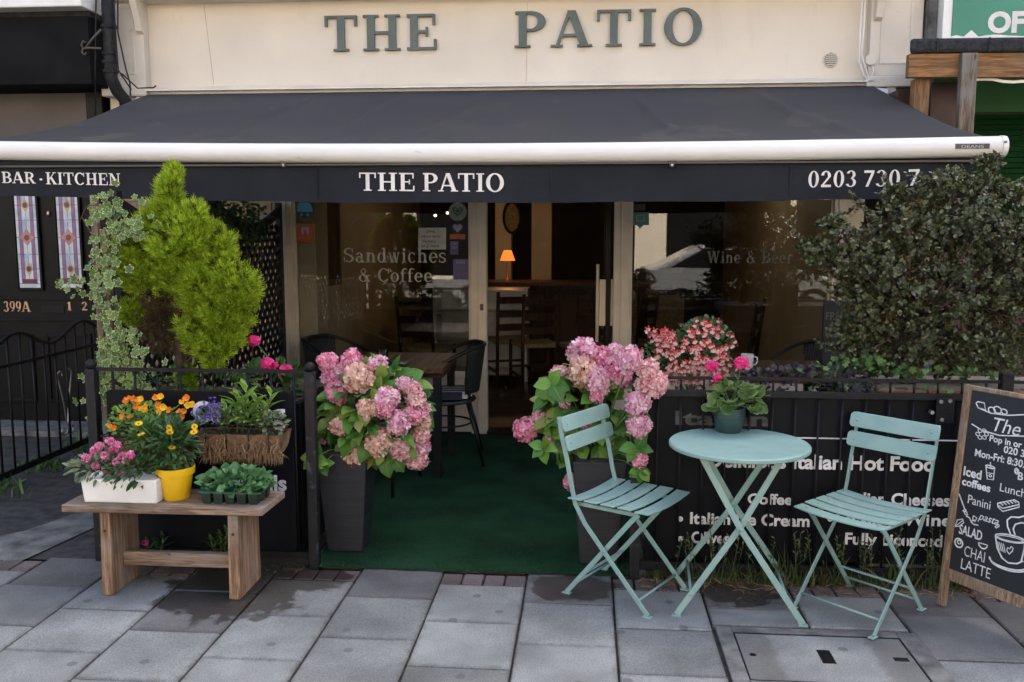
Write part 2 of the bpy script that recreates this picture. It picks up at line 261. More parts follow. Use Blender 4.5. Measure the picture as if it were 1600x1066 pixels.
# ---------------------------------------------------------------- mesh builder
class MB:
    def __init__(s): s.v = []; s.f = []; s.m = []; s.k = 0
    def add(s, vs, fs, mi=None):
        o = len(s.v); s.v += [Vector(x) for x in vs]; s.f += [tuple(i + o for i in f) for f in fs]; s.m += [s.k if mi is None else mi] * len(fs); return s
    def box(s, x0, x1, y0, y1, z0, z1):
        return s.add([(x0, y0, z0), (x1, y0, z0), (x1, y1, z0), (x0, y1, z0), (x0, y0, z1), (x1, y0, z1), (x1, y1, z1), (x0, y1, z1)],
              [(0, 3, 2, 1), (4, 5, 6, 7), (0, 1, 5, 4), (1, 2, 6, 5), (2, 3, 7, 6), (3, 0, 4, 7)])
    def hexa(s, b, t):   # bottom and top quads (counter-clockwise from above)
        return s.add(list(b) + list(t), [(0, 3, 2, 1), (4, 5, 6, 7), (0, 1, 5, 4), (1, 2, 6, 5), (2, 3, 7, 6), (3, 0, 4, 7)])
    def bar(s, p, q, w, t, side=(0, 1, 0)):   # flat bar from p to q, width w, thickness t along 'side'
        p = Vector(p); q = Vector(q); d = (q - p).normalized(); n = Vector(side); n = (n - d * n.dot(d)).normalized(); a = d.cross(n)
        c = lambda o: [o + a * w / 2 + n * t / 2, o - a * w / 2 + n * t / 2, o - a * w / 2 - n * t / 2, o + a * w / 2 - n * t / 2]
        return s.add(c(p) + c(q), [(0, 1, 2, 3), (7, 6, 5, 4), (0, 4, 5, 1), (1, 5, 6, 2), (2, 6, 7, 3), (3, 7, 4, 0)])
    def path_bar(s, pts, w, t, side):
        pts = [Vector(x) for x in pts]; n = len(pts); rings = []
        for i, p in enumerate(pts):
            d = (pts[min(i + 1, n - 1)] - pts[max(i - 1, 0)]).normalized(); sd = Vector(side); sd = (sd - d * sd.dot(d)).normalized(); a = d.cross(sd)
            rings.append([p + a * w / 2 + sd * t / 2, p - a * w / 2 + sd * t / 2, p - a * w / 2 - sd * t / 2, p + a * w / 2 - sd * t / 2])
        vs = [x for r in rings for x in r]; fs = [(0, 1, 2, 3), tuple(4 * (n - 1) + k for k in (3, 2, 1, 0))]
        for i in range(n - 1):
            for k in range(4): fs.append((4 * i + k, 4 * i + 4 + k, 4 * i + 4 + (k + 1) % 4, 4 * i + (k + 1) % 4))
        return s.add(vs, fs)
    def tube(s, pts, r, n=8, close=False):
        pts = [Vector(x) for x in pts]; c = len(pts); rr = r if isinstance(r, (list, tuple)) else [r] * c; vs = []; fs = []
        prev = None
        for i, p in enumerate(pts):
            if close: d = pts[(i + 1) % c] - pts[i - 1]
            else: d = pts[min(i + 1, c - 1)] - pts[max(i - 1, 0)]
            d.normalize()
            if prev is None:
                h = Vector((0, 0, 1)) if abs(d.z) < .9 else Vector((1, 0, 0)); a = d.cross(h).normalized()
            else: a = (prev - d * prev.dot(d)).normalized()
            prev = a; b = d.cross(a)
            for k in range(n): vs.append(p + a * (math.cos(2 * math.pi * k / n) * rr[i]) + b * (math.sin(2 * math.pi * k / n) * rr[i]))
        for i in range(c if close else c - 1):
            j = (i + 1) % c
            for k in range(n): fs.append((i * n + k, i * n + (k + 1) % n, j * n + (k + 1) % n, j * n + k))
        if not close: fs += [tuple(reversed(range(n))), tuple((c - 1) * n + k for k in range(n))]
        return s.add(vs, fs)
    def lathe(s, prof, c=(0, 0, 0), n=24, ang=None):
        c = Vector(c); vs = []; fs = []; m = len(prof)
        for k in range(n):
            a = 2 * math.pi * k / n; vs += [c + Vector((math.cos(a) * r, math.sin(a) * r, z)) for r, z in prof]
        for k in range(n):
            j = (k + 1) % n
            for i in range(m - 1): fs.append((k * m + i, j * m + i, j * m + i + 1, k * m + i + 1))
        return s.add(vs, fs)
    def sphere(s, c, r, n=12, m=8, sq=(1, 1, 1)):
        c = Vector(c); prof = []
        vs = [c + Vector((0, 0, r * sq[2]))]
        for i in range(1, m):
            t = math.pi * i / m
            for k in range(n): a = 2 * math.pi * k / n; vs.append(c + Vector((math.sin(t) * math.cos(a) * r * sq[0], math.sin(t) * math.sin(a) * r * sq[1], math.cos(t) * r * sq[2])))
        vs.append(c - Vector((0, 0, r * sq[2]))); fs = []
        for k in range(n):
            fs.append((0, 1 + k, 1 + (k + 1) % n)); l = 1 + (m - 2) * n; fs.append((len(vs) - 1, l + (k + 1) % n, l + k))
            for i in range(m - 2): a = 1 + i * n; fs.append((a + k, a + n + k, a + n + (k + 1) % n, a + (k + 1) % n))
        return s.add(vs, fs)
    def ext(s, poly, n, depth):   # planar polygon extruded along n
        n = Vector(n) * depth; poly = [Vector(p) for p in poly]; k = len(poly)
        return s.add(poly + [p + n for p in poly], [tuple(reversed(range(k))), tuple(range(k, 2 * k))] + [(i, (i + 1) % k, k + (i + 1) % k, k + i) for i in range(k)])
    def build(s, name, m, parent=None, smooth=False, bevel=0, seg=2):
        off = Vector((0, 0, 0)); p = parent
        while p is not None: off += p.location; p = p.parent
        me = bpy.data.meshes.new(name); me.from_pydata([tuple(x - off) for x in s.v], [], s.f)
        for x in (m if isinstance(m, (list, tuple)) else [m]): me.materials.append(x if not isinstance(x, str) else M[x])
        if any(s.m): me.polygons.foreach_set('material_index', s.m)
        if smooth: me.shade_smooth() if hasattr(me, 'shade_smooth') else me.polygons.foreach_set('use_smooth', [True] * len(me.polygons))
        me.update(); o = bpy.data.objects.new(name, me); COL.objects.link(o); o.parent = parent
        if smooth == 'auto':
            me.set_sharp_from_angle(angle=R(40))
        if bevel:
            b = o.modifiers.new('bevel', 'BEVEL'); b.width = bevel; b.segments = seg; b.limit_method = 'ANGLE'
        return o

def tag(o, label=None, cat=None, group=None, kind=None):
    if label: o['label'] = label
    if cat: o['category'] = cat
    if group: o['group'] = group
    if kind: o['kind'] = kind
    return o
def thing(name, label, cat, loc=(0, 0, 0), group=None):
    o = bpy.data.objects.new(name, None); o.empty_display_size = .1; COL.objects.link(o); o.location = loc
    return tag(o, label, cat, group)
def struct(o): o['kind'] = 'structure'; return o
def clone(o, parent=None):
    c = o.copy(); COL.objects.link(c); c.parent = parent
    for ch in list(o.children): clone(ch, c)
    return c
def place_copy(name, mesh, parent, loc, rot=(0, 0, 0), scale=(1, 1, 1)):
    o = bpy.data.objects.new(name, mesh); COL.objects.link(o); o.parent = parent
    off = Vector((0, 0, 0)); p = parent
    while p is not None: off += p.location; p = p.parent
    o.location = Vector(loc) - off; o.rotation_euler = rot; o.scale = scale
    return o

# ---------------------------------------------------------------- lettering
TK, TN = .19, .075
def _v(x, y0, y1, w=TK): return [(x - w / 2, y0), (x + w / 2, y0), (x + w / 2, y1), (x - w / 2, y1)]
def _h(x0, x1, y, w=TN): return [(x0, y - w / 2), (x1, y - w / 2), (x1, y + w / 2), (x0, y + w / 2)]
def _d(x0, y0, x1, y1, w): return [(x0 - w / 2, y0), (x0 + w / 2, y0), (x1 + w / 2, y1), (x1 - w / 2, y1)] if y1 > y0 else [(x1 - w / 2, y1), (x1 + w / 2, y1), (x0 + w / 2, y0), (x0 - w / 2, y0)]
def _a(cx, cy, rx, ry, a0, a1, tk, tn):
    n = max(6, int(abs(a1 - a0) / 12)); q = []
    for i in range(n):
        t0 = R(a0 + (a1 - a0) * i / n); t1 = R(a0 + (a1 - a0) * (i + 1) / n)
        q.append([(cx + (rx - tk) * math.cos(t0), cy + (ry - tn) * math.sin(t0)), (cx + rx * math.cos(t0), cy + ry * math.sin(t0)), (cx + rx * math.cos(t1), cy + ry * math.sin(t1)), (cx + (rx - tk) * math.cos(t1), cy + (ry - tn) * math.sin(t1))])
    return ('arc', q)
def _s(x, y, w=.40): return _h(x - w / 2, x + w / 2, .03 if y == 0 else (y - .03), .06)
def _sc(gl, k): 
    r = []
    for g in gl:
        if isinstance(g, tuple): r.append(('arc', [[(x * k, y * k) for x, y in q] for q in g[1]]))
        else: r.append([(x * k, y * k) for x, y in g])
    return r
X = .68
_arch = [_a(.37, .42, .255, .26, 0, 180, .15, .08), _v(.55, 0, .43, .15), _s(.55, 0, .28), _s(.18, 0, .3)]
_S = [_a(.36, .745, .33, .265, 40, 270, .16, .1), _a(.36, .265, .35, .275, -140, 90, .16, .1), _v(.63, .70, .98, .06), _v(.06, .02, .32, .06)]
_W = [_d(.14, 1, .38, 0, .2), _d(.38, 0, .60, 1, .08), _d(.60, 1, .84, 0, .2), _d(.84, 0, 1.06, 1, .08), _s(.14, 1, .34), _s(.60, 1, .3), _s(1.06, 1, .26)]
GL = {
 'T': (.88, [_v(.44, 0, 1), _h(.02, .86, .96), _v(.055, .70, .94, .07), _v(.825, .70, .94, .07), _s(.44, 0)]),
 'H': (1.0, [_v(.22, 0, 1), _v(.78, 0, 1), _h(.2, .8, .5), _s(.22, 0), _s(.22, 1), _s(.78, 0), _s(.78, 1)]),
 'E': (.84, [_v(.22, 0, 1), _h(.04, .76, .962), _h(.04, .78, .038), _h(.2, .56, .51), _v(.735, .70, .98, .065), _v(.765, .02, .30, .065), _v(.55, .38, .64, .06)]),
 'P': (.82, [_v(.22, 0, 1), _a(.42, .72, .38, .28, -90, 90, .2, .075), _h(.04, .44, .962), _h(.2, .44, .478), _s(.22, 0)]),
 'A': (.92, [_d(.10, 0, .42, 1, .085), _d(.80, 0, .46, 1, .21), _h(.2, .7, .32), _s(.1, 0, .3), _s(.8, 0, .38)]),
 'I': (.46, [_v(.23, 0, 1), _s(.23, 0), _s(.23, 1)]),
 'O': (.96, [_a(.48, .5, .46, .52, 0, 360, .2, .07)]),
 'B': (.86, [_v(.22, 0, 1), _a(.44, .745, .33, .255, -90, 90, .18, .07), _a(.44, .27, .40, .27, -90, 90, .2, .075), _h(.04, .46, .962), _h(.2, .46, .52), _h(.04, .46, .038)]),
 'R': (.92, [_v(.22, 0, 1), _a(.42, .72, .36, .28, -90, 90, .2, .075), _h(.04, .44, .962), _h(.2, .44, .478), _s(.22, 0), _d(.48, .5, .78, 0, .2), _s(.82, 0, .22)]),
 'K': (.96, [_v(.22, 0, 1), _d(.30, .40, .76, 1, .085), _d(.44, .60, .80, 0, .21), _s(.22, 0), _s(.22, 1), _s(.76, 1, .3), _s(.80, 0, .34)]),
 'C': (.88, [_a(.47, .5, .45, .52, 42, 318, .2, .07), _v(.80, .68, 1.0, .06)]),
 'N': (1.0, [_v(.18, 0, 1, .08), _v(.82, 0, 1, .08), _d(.22, 1, .78, 0, .21), _s(.18, 0, .3), _s(.14, 1, .28), _s(.82, 1, .3)]),
 'S': (.74, _S), 'W': (1.22, _W), 'w': (.86, _sc(_W, X)), 's': (.54, _sc(_S, X)),
 '0': (.64, [_a(.32, .5, .3, .52, 0, 360, .17, .06)]),
 '2': (.64, [_a(.30, .70, .28, .31, -15, 175, .17, .07), _d(.10, .1, .50, .64, .13), _h(.04, .60, .075, .15)]),
 '3': (.62, [_a(.28, .755, .26, .255, -90, 160, .16, .06), _a(.28, .27, .30, .28, -160, 90, .17, .06)]),
 '7': (.62, [_h(.05, .60, .925, .15), _d(.22, 0, .54, .9, .15)]),
 '9': (.62, [_a(.31, .66, .28, .35, 0, 360, .15, .06), _a(.16, .62, .43, .6, -85, 0, .13, .06)]),
 '1': (.44, [_v(.22, 0, 1, .17), _s(.22, 0, .36), _d(.06, .8, .2, .98, .1)]),
 '.': (.5, [_a(.25, .38, .08, .08, 0, 360, .079, .079)]), ' ': (.38, []),
 'a': (.68, [_a(.28, .20, .25, .215, 0, 360, .14, .06), _v(.49, .0, .48, .15), _a(.31, .45, .255, .23, 0, 160, .15, .06), _h(.5, .66, .03, .06)]),
 'n': (.74, [_v(.18, 0, X, .15)] + _arch + [_h(.04, .2, .65, .06)]),
 'h': (.74, [_v(.18, 0, 1, .15)] + _arch + [_h(.04, .2, .97, .06)]),
 'd': (.72, [_a(.30, .33, .28, .35, 0, 360, .15, .06), _v(.51, 0, 1, .15), _h(.36, .52, .97, .06), _h(.5, .68, .03, .06)]),
 'i': (.36, [_v(.18, 0, X, .15), _s(.18, 0, .3), _h(.04, .2, .65, .06), _a(.18, .88, .1, .1, 0, 360, .099, .099)]),
 'c': (.60, [_a(.32, .34, .3, .36, 42, 318, .15, .06)]), 'o': (.66, [_a(.33, .34, .31, .36, 0, 360, .15, .06)]),
 'e': (.64, [_a(.32, .34, .3, .36, 0, 318, .15, .06), _h(.08, .6, .36, .06)]),
 'r': (.54, [_v(.18, 0, X, .15), _s(.18, 0, .32), _h(.04, .2, .65, .06), _a(.38, .44, .2, .25, 30, 170, .13, .08)]),
 'f': (.46, [_v(.2, 0, .8, .15), _a(.375, .78, .25, .24, 45, 180, .15, .08), _h(.02, .44, .65, .06), _s(.2, 0, .32)]),
 '&': (.92, [_a(.38, .78, .2, .22, 0, 360, .1, .06), _a(.36, .27, .33, .29, 0, 360, .16, .07), _d(.28, .68, .80, 0, .17), _h(.6, .88, .46, .06)]),
}
def serif(text, org, xd, ud, height, width=None, sp=.06, depth=0.0, base=.0006, names=None, m='letterwhite', parent=None, name='lettering', per_letter=False, bevel=0):
    org = Vector(org); xd = Vector(xd).normalized(); ud = Vector(ud).normalized(); n = xd.cross(ud)
    tot = sum(GL[c][0] + sp for c in text) - sp; sx = (width / tot) if width else height
    x = 0; mb = MB(); k = 0; res = []
    def pt(p, off): return org + xd * ((x + p[0]) * sx) + ud * (p[1] * height) + n * off
    for c in text:
        for g in GL[c][1]:
            k = (k + 1) % 9; off = base + k * .00025
            polys = g[1] if isinstance(g, tuple) else [g]
            for q in polys:
                if depth: mb.ext([pt(p, .0) for p in q], n, depth + k * .0004)
                else: mb.add([pt(p, off) for p in q], [tuple(range(len(q)))])
        x += GL[c][0] + sp
        if per_letter and mb.v: res.append(mb.build(name, m, parent)); mb = MB()
    if not per_letter: res.append(mb.build(name, m, parent))
    return res
def sans(text, org, xd, ud, size, width=None, bold=0.0, m='signwhite', parent=None, name='lettering', off=.001, shear=0, spacing=1.0):
    cu = bpy.data.curves.new('t', 'FONT'); cu.body = text; cu.size = 1; cu.offset = bold; cu.shear = shear; cu.space_character = spacing; cu.resolution_u = 4
    o = bpy.data.objects.new('t', cu); COL.objects.link(o); bpy.context.view_layer.update()
    me = bpy.data.meshes.new_from_object(o); bpy.data.objects.remove(o); bpy.data.curves.remove(cu)
    xs = [v.co.x for v in me.vertices]; x0 = min(xs); wd = max(xs) - x0
    s = size / .72; sx = width / wd if width else s
    org = Vector(org); xd = Vector(xd).normalized(); ud = Vector(ud).normalized(); n = xd.cross(ud)
    mb = MB(); mb.add([org + xd * ((v.co.x - x0) * sx) + ud * (v.co.y * s) + n * off for v in me.vertices], [tuple(p.vertices) for p in me.polygons])
    bpy.data.meshes.remove(me)
    return mb.build(name, m, parent)
FX, FZ = Vector((1, 0, 0)), Vector((0, 0, 1))

# ---------------------------------------------------------------- foliage
def frames(d, roll):
    d = d / np.linalg.norm(d, axis=1, keepdims=True)
    ref = np.where(np.abs(d[:, 2:3]) > .95, np.array([[1., 0, 0]]), np.array([[0., 0, 1.]]))
    a = np.cross(d, ref); a /= np.linalg.norm(a, axis=1, keepdims=True); b = np.cross(a, d)
    c, s = np.cos(roll)[:, None], np.sin(roll)[:, None]
    return a * c + b * s, d, -a * s + b * c          # x, y(along), z(normal)
def scatter(name, m, parent, tpl, pos, dirs, size, roll=None, kind=None, widths=None, normals=None):
    tv, tf, te = tpl; tv = np.array(tv, float); n = len(pos); pos = np.asarray(pos, float); dirs = np.asarray(dirs, float)
    if roll is None: roll = rng.uniform(-.6, .6, n)
    ax, ay, az = frames(dirs, roll)
    if normals is not None:
        nn = np.asarray(normals, float); az = nn - ay * (nn * ay).sum(1, keepdims=True); az /= np.linalg.norm(az, axis=1, keepdims=True) + 1e-9; ax = np.cross(ay, az)
    size = np.broadcast_to(size, (n,))[:, None, None]
    w = 1.0 if widths is None else np.broadcast_to(widths, (n,))[:, None, None]
    V = (tv[None, :, 0:1] * w * ax[:, None] + tv[None, :, 1:2] * ay[:, None] + tv[None, :, 2:3] * az[:, None]) * size + pos[:, None]
    k = len(tv); V = V.reshape(-1, 3)
    off = np.zeros(3); p = parent
    while p is not None: off += np.array(p.location); p = p.parent
    V = V - off
    sizes = np.array([len(f) for f in tf]); flat = np.concatenate([np.array(f) for f in tf])
    loops = (flat[None] + (np.arange(n) * k)[:, None]).ravel(); ls = np.tile(sizes, n); st = np.concatenate([[0], np.cumsum(ls)[:-1]])
    me = bpy.data.meshes.new(name); me.vertices.add(len(V)); me.vertices.foreach_set('co', V.ravel().astype(np.float32))
    me.loops.add(len(loops)); me.loops.foreach_set('vertex_index', loops.astype(np.int32)); me.polygons.add(len(ls)); me.polygons.foreach_set('loop_start', st.astype(np.int32))
    if te is not None:
        at = me.attributes.new('edge', 'FLOAT', 'POINT'); at.data.foreach_set('value', np.tile(np.array(te, np.float32), n))
    me.materials.append(m if not isinstance(m, str) else M[m]); me.update(calc_edges=True); me.validate()
    o = bpy.data.objects.new(name, me); COL.objects.link(o); o.parent = parent
    if kind: o['kind'] = kind
    return o
def oval(w=.32, fold=.08, droop=.1):
    return ([(0, 0, 0), (-w, .38, fold), (0, .38, 0), (w, .38, fold), (-w * .75, .72, fold * .6 - droop * .4), (0, .72, -droop * .3), (w * .75, .72, fold * .6 - droop * .4), (0, 1, -droop)],
            [(0, 2, 1), (0, 3, 2), (1, 2, 5, 4), (2, 3, 6, 5), (4, 5, 7), (5, 6, 7)], None)
def fan(n, prof, cup=.1):   # round or lobed leaf hinged at its base; edge attribute 1 on the rim
    vs = [(0, .45, 0)]; e = [0]
    for i in range(n):
        a = 2 * math.pi * i / n; r = prof(a); vs.append((math.sin(a) * r, .45 - math.cos(a) * r, cup * r * r * 4)); e.append(1)
    mid = len(vs)
    return vs, [(0, 1 + i, 1 + (i + 1) % n) for i in range(n)], e
IVY = fan(15, lambda a: .30 + .24 * abs(math.cos(2.5 * (a - math.pi))) ** 1.5 if abs(a - 0) > .3 and abs(a - 2 * math.pi) > .3 else .22, .08)
ROUND = fan(12, lambda a: (.5 if abs(math.sin(6 * a)) < .5 else .46) if .3 < a < 5.98 else .2, .18)
def star(n, w, l0=.1, cone=.25):   # n petals
    vs = []; fs = []
    for i in range(n):
        a = 2 * math.pi * i / n; c, s = math.cos(a), math.sin(a); b = len(vs)
        for (r, t, z) in ((l0, 0, 0), (.62, -w, cone * .6), (1, 0, cone), (.62, w, cone * .6)):
            vs.append((c * r - s * t, z, s * r + c * t))
        fs.append((b, b + 1, b + 2, b + 3))
    return vs, fs, None
DAISY = star(13, .17, .08, .12); PETAL4 = star(4, .48, .0, .25); PETAL5 = star(5, .42, .0, .3); POPPY = star(4, .62, .0, .75)
BLADE = ([(-.05, 0, 0), (.05, 0, 0), (.045, .55, .04), (-.045, .55, .04), (0, 1, -.08)], [(0, 1, 2, 3), (3, 2, 4)], None)
def spray(k=7):
    vs = []; fs = []
    for i in range(k):
        t = i / (k - 1); a = R(-58 + 116 * t) if i != k // 2 else 0; L = 1 - .42 * abs(2 * t - 1); y0 = .28 * (1 - abs(2 * t - 1)); b = len(vs)
        c, s = math.sin(a), math.cos(a); z = random.uniform(-.16, .16); wv = .036
        vs += [(-wv, y0, 0), (wv, y0, 0), (c * (L - y0) * .6 + wv, y0 + s * (L - y0) * .6, z * .6), (c * (L - y0), y0 + s * (L - y0), z), (c * (L - y0) * .6 - wv, y0 + s * (L - y0) * .6, z * .6)]
        fs += [(b, b + 1, b + 2, b + 3, b + 4)]
    return vs, fs, None
def sph(n):
    v = rng.normal(size=(n, 3)); return v / np.linalg.norm(v, axis=1, keepdims=True)

# ================================================================ SETTING: ground
g = MB().add([(-150, -150, -.17), (150, -150, -.17), (150, 150, -.17), (-150, 150, -.17)], [(0, 1, 2, 3)]).build('ground', 'road'); struct(g)
pv = MB().box(-14, 14, -1.6, 4.22, -.166, -.022).build('pavement', 'joint'); struct(pv)
k = MB(); kerb = MB().box(-14, 14, -1.76, -1.605, -.166, -.008).build('kerb', 'tarconc', bevel=.015); struct(kerb)
# paving slabs, 0.4 m squares laid in staggered columns
def slab_mesh(name, w, d, m, h=.03, c=.006):
    w2, d2 = w / 2, d / 2
    vs = [(-w2, -d2, -h), (w2, -d2, -h), (w2, d2, -h), (-w2, d2, -h), (-w2, -d2, -c), (w2, -d2, -c), (w2, d2, -c), (-w2, d2, -c)]
    vs += [(-w2 + c, -d2 + c, 0), (w2 - c, -d2 + c, 0), (w2 - c, d2 - c, 0), (-w2 + c, d2 - c, 0)]
    fs = [(0, 3, 2, 1), (8, 9, 10, 11)]
    for i in range(4):
        j = (i + 1) % 4; fs += [(i, j, 4 + j, 4 + i), (4 + i, 4 + j, 8 + j, 8 + i)]
    me = bpy.data.meshes.new(name); me.from_pydata(vs, [], fs); me.materials.append(M[m]); return me
sl, sld, brk = slab_mesh('slab', .394, .394, 'slab'), slab_mesh('slab_aged', .394, .394, 'slab_dark'), slab_mesh('paver', .098, .125, 'brickpave', c=.004)
CX0, CW = -.27, .403
def lay(me, name, cx, cy, w, d, bw=.394, bd=.394):
    o = place_copy(name, me, pv, (cx, cy, random.uniform(-.003, .0005)), (random.uniform(-.004, .004), random.uniform(-.004, .004), random.uniform(-.003, .003)), ((w - random.uniform(.007, .012)) / bw, (d - random.uniform(.007, .012)) / bd, 1))
    return o
for kx in range(-9, 10):
    x0 = CX0 + CW * kx; cx = x0 + CW / 2
    even = kx % 2 == 0
    rows = [4.215, 3.855, 3.445, 3.035, 2.63, 2.22, 1.81, 1.40, .99] if even else [4.03, 3.628, 3.23, 2.825, 2.42, 2.01, 1.60, 1.2]
    if not even:
        for i in range(4): lay(brk, 'paver', x0 + CW * (i + .5) / 4, 4.095, CW / 4, .128, .098, .125)
    for a, b in zip(rows[:-1], rows[1:]):
        if x0 + CW > .60 and x0 < 1.30 and b < 3.66 and a > 3.15:      # chamber cover sits here
            lo, hi = max(a, 3.69), None
            if a > 3.72: lay(sl, 'paving_slab', cx, (a + 3.69) / 2, CW, a - 3.69)
            if b < 3.12: lay(sl, 'paving_slab', cx, (b + 3.14) / 2, CW, 3.14 - b)
            continue
        dark = (a > 4.0 and even) or (kx in (-4, -5) and 3.5 < (a + b) / 2 < 4.1 and kx == -4) or (kx >= 3 and (a + b) / 2 > 3.3)
        if kx == -4 and 3.4 < (a + b) / 2 < 3.75: dark = True
        lay(sld if dark else sl, 'paving_slab', cx, (a + b) / 2, CW, a - b)
mh = thing('chamber_cover', 'concrete filled inspection cover with a dark slot set in the paving', 'manhole cover', (.94, 3.43, 0))
f = MB()
f.box(.548, .612, 3.155, 3.675, -.02, -.001); f.box(1.278, 1.362, 3.155, 3.675, -.02, -.0012); f.box(.6125, 1.2775, 3.622, 3.675, -.02, -.0015); f.box(.6125, 1.2775, 3.155, 3.222, -.02, -.0015)
f.build('surround', 'tarconc', mh, bevel=.003)
MB().box(.618, 1.272, 3.228, 3.617, -.02, -.004).build('concrete_infill', 'slab', mh, bevel=.003)
e = MB()
for a in ((.613, .6175, 3.223, 3.621), (1.2725, 1.277, 3.223, 3.621), (.6176, 1.2724, 3.6172, 3.6215), (.6176, 1.2724, 3.223, 3.2277)): e.box(*a, -.02, -.002)
e.build('steel_edge', 'iron', mh)
MB().box(.915, .965, 3.38, 3.49, -.006, -.0025).build('slot_plate', 'black', mh)
MB().lathe([(0, -.003), (.012, -.003), (.014, -.004)], (.66, 3.43, 0), 10).build('lifting_hole', 'black', mh)
MB().box(1.195, 1.25, 3.42, 3.45, -.006, -.0028).build('key_hole', 'iron', mh)

al = MB().add([(-14, 4.2, -.012), (-2.44, 4.2, -.012), (-2.44, 7.2, .0), (-14, 7.2, .0)], [(0, 1, 2, 3)]).build('alley', 'asphalt'); struct(al)
cs = MB().add([G(-150, 905, .0), G(10, 886, .0), G(150, 822, .0), G(150, 790, .0), G(40, 828, .0), G(-150, 868, .0)], [(0, 1, 2, 3, 4, 5)])
for v in cs.v: v.z = -.006 + .002
cs = cs.build('worn_strip', 'tarconc'); struct(cs)
so = MB().box(-2.44, -1.36, 4.222, 7.1, -.15, -.006).box(.30, 2.6, 4.222, 4.8, -.15, -.006).build('soil_bed', 'soil'); struct(so)
pf = MB().box(-2.44, 2.6, 4.26, 7.14, -.15, -.008).build('patio_base', 'tarconc'); struct(pf)
pf.location.z = -.006
cp = MB()
nx, ny = 40, 40
for i in range(nx + 1):
    for j in range(ny + 1):
        x = -1.335 + 1.58 * i / nx; y = 4.175 + .085 * 0 + (7.10 - 4.175) * j / ny
        cp.v.append(Vector((x + (0.004 * math.sin(y * 9) if i in (0, nx) else 0), y + (.006 * math.sin(x * 11) + .004 * math.sin(x * 31) if j == 0 else 0), .006 + .0012 * math.sin(x * 5 + y * 3) * math.sin(y * 4))))
for i in range(nx):
    for j in range(ny): cp.f.append((i * (ny + 1) + j, (i + 1) * (ny + 1) + j, (i + 1) * (ny + 1) + j + 1, i * (ny + 1) + j + 1)); cp.m.append(0)
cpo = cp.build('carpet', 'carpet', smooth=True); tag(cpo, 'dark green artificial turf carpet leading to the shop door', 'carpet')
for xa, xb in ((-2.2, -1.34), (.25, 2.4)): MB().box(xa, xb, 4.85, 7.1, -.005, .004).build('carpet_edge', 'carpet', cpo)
# short pile so that the front edge reads as cut turf
npile = 9000
pp = np.stack([rng.uniform(-1.33, .24, npile), 4.178 + rng.power(.35, npile) * 1.2, np.full(npile, .004)], 1)
M['pile'] = leafmat('turf_pile', [(.010, .042, .02), (.016, .062, .03), (.026, .085, .046)], 0, .9)
scatter('pile', 'pile', cpo, BLADE, pp, np.stack([rng.normal(0, .5, npile), rng.normal(-.2, .5, npile), np.ones(npile)], 1), rng.uniform(.007, .013, npile), kind='stuff', widths=2.0)

# ================================================================ CAFE BUILDING
cafe = thing('cafe_building', 'cream shop frontage with green raised letters on its fascia', 'building', (-.7, 7.1, 0))
MB().box(-3.76, 2.39, 7.06, 7.30, 2.2, 3.42).build('fascia', 'cream', cafe)
MB().box(-3.76, 2.39, 7.06, 16, 3.425, 8.4).build('upper_wall', 'brick', cafe)
MB().box(-3.9, 2.5, 6.82, 7.055, 3.40, 3.50).box(-3.9, 2.5, 6.9, 7.055, 3.36, 3.3995).build('cornice', 'creamtrim', cafe, bevel=.006)
MB().box(-3.40, 2.0, 7.02, 7.058, 2.70, 2.735).box(-3.40, 2.0, 6.985, 7.058, 2.672, 2.699).build('base_moulding', 'creamtrim', cafe, bevel=.004)
for x0, x1, nm in ((-3.74, -3.42, 'l'), (2.02, 2.385, 'r')):
    p = MB().box(x0, x1, 6.97, 7.058, 2.74, 3.398).build('pilaster', 'creamtrim', cafe, bevel=.004)
    w = .035
    mb = MB(); a, b = x0 + .07, x1 - .07; z0, z1 = 2.82, 3.33
    mb.box(a, a + .02, 6.962, 6.9695, z0, z1); mb.box(b - .02, b, 6.962, 6.9695, z0, z1); mb.box(a + .0205, b - .0205, 6.962, 6.9695, z0, z0 + .02); mb.box(a + .0205, b - .0205, 6.962, 6.9695, z1 - .02, z1)
    mb.build('panel_moulding', 'creamtrim', p, bevel=.003)
    MB().box(x0 - .02, x1 + .02, 6.93, 7.06, 2.655, 2.735).build('pilaster_base', 'creamtrim', p, bevel=.01)
    MB().ext([(x0 + .02 if nm == 'r' else x1 - .04, 6.969, 3.36), (x0 + .02 if nm == 'r' else x1 - .04, 6.969, 3.12), (x0 + .02 if nm == 'r' else x1 - .04, 6.93, 3.14), (x0 + .02 if nm == 'r' else x1 - .04, 6.90, 3.24), (x0 + .02 if nm == 'r' else x1 - .04, 6.84, 3.36)], (1, 0, 0), .05).build('corbel', 'creamtrim', p)
MB().box(2.02, 2.385, 7.0, 7.058, 2.2, 2.654).build('pier', 'tarconc', cafe)
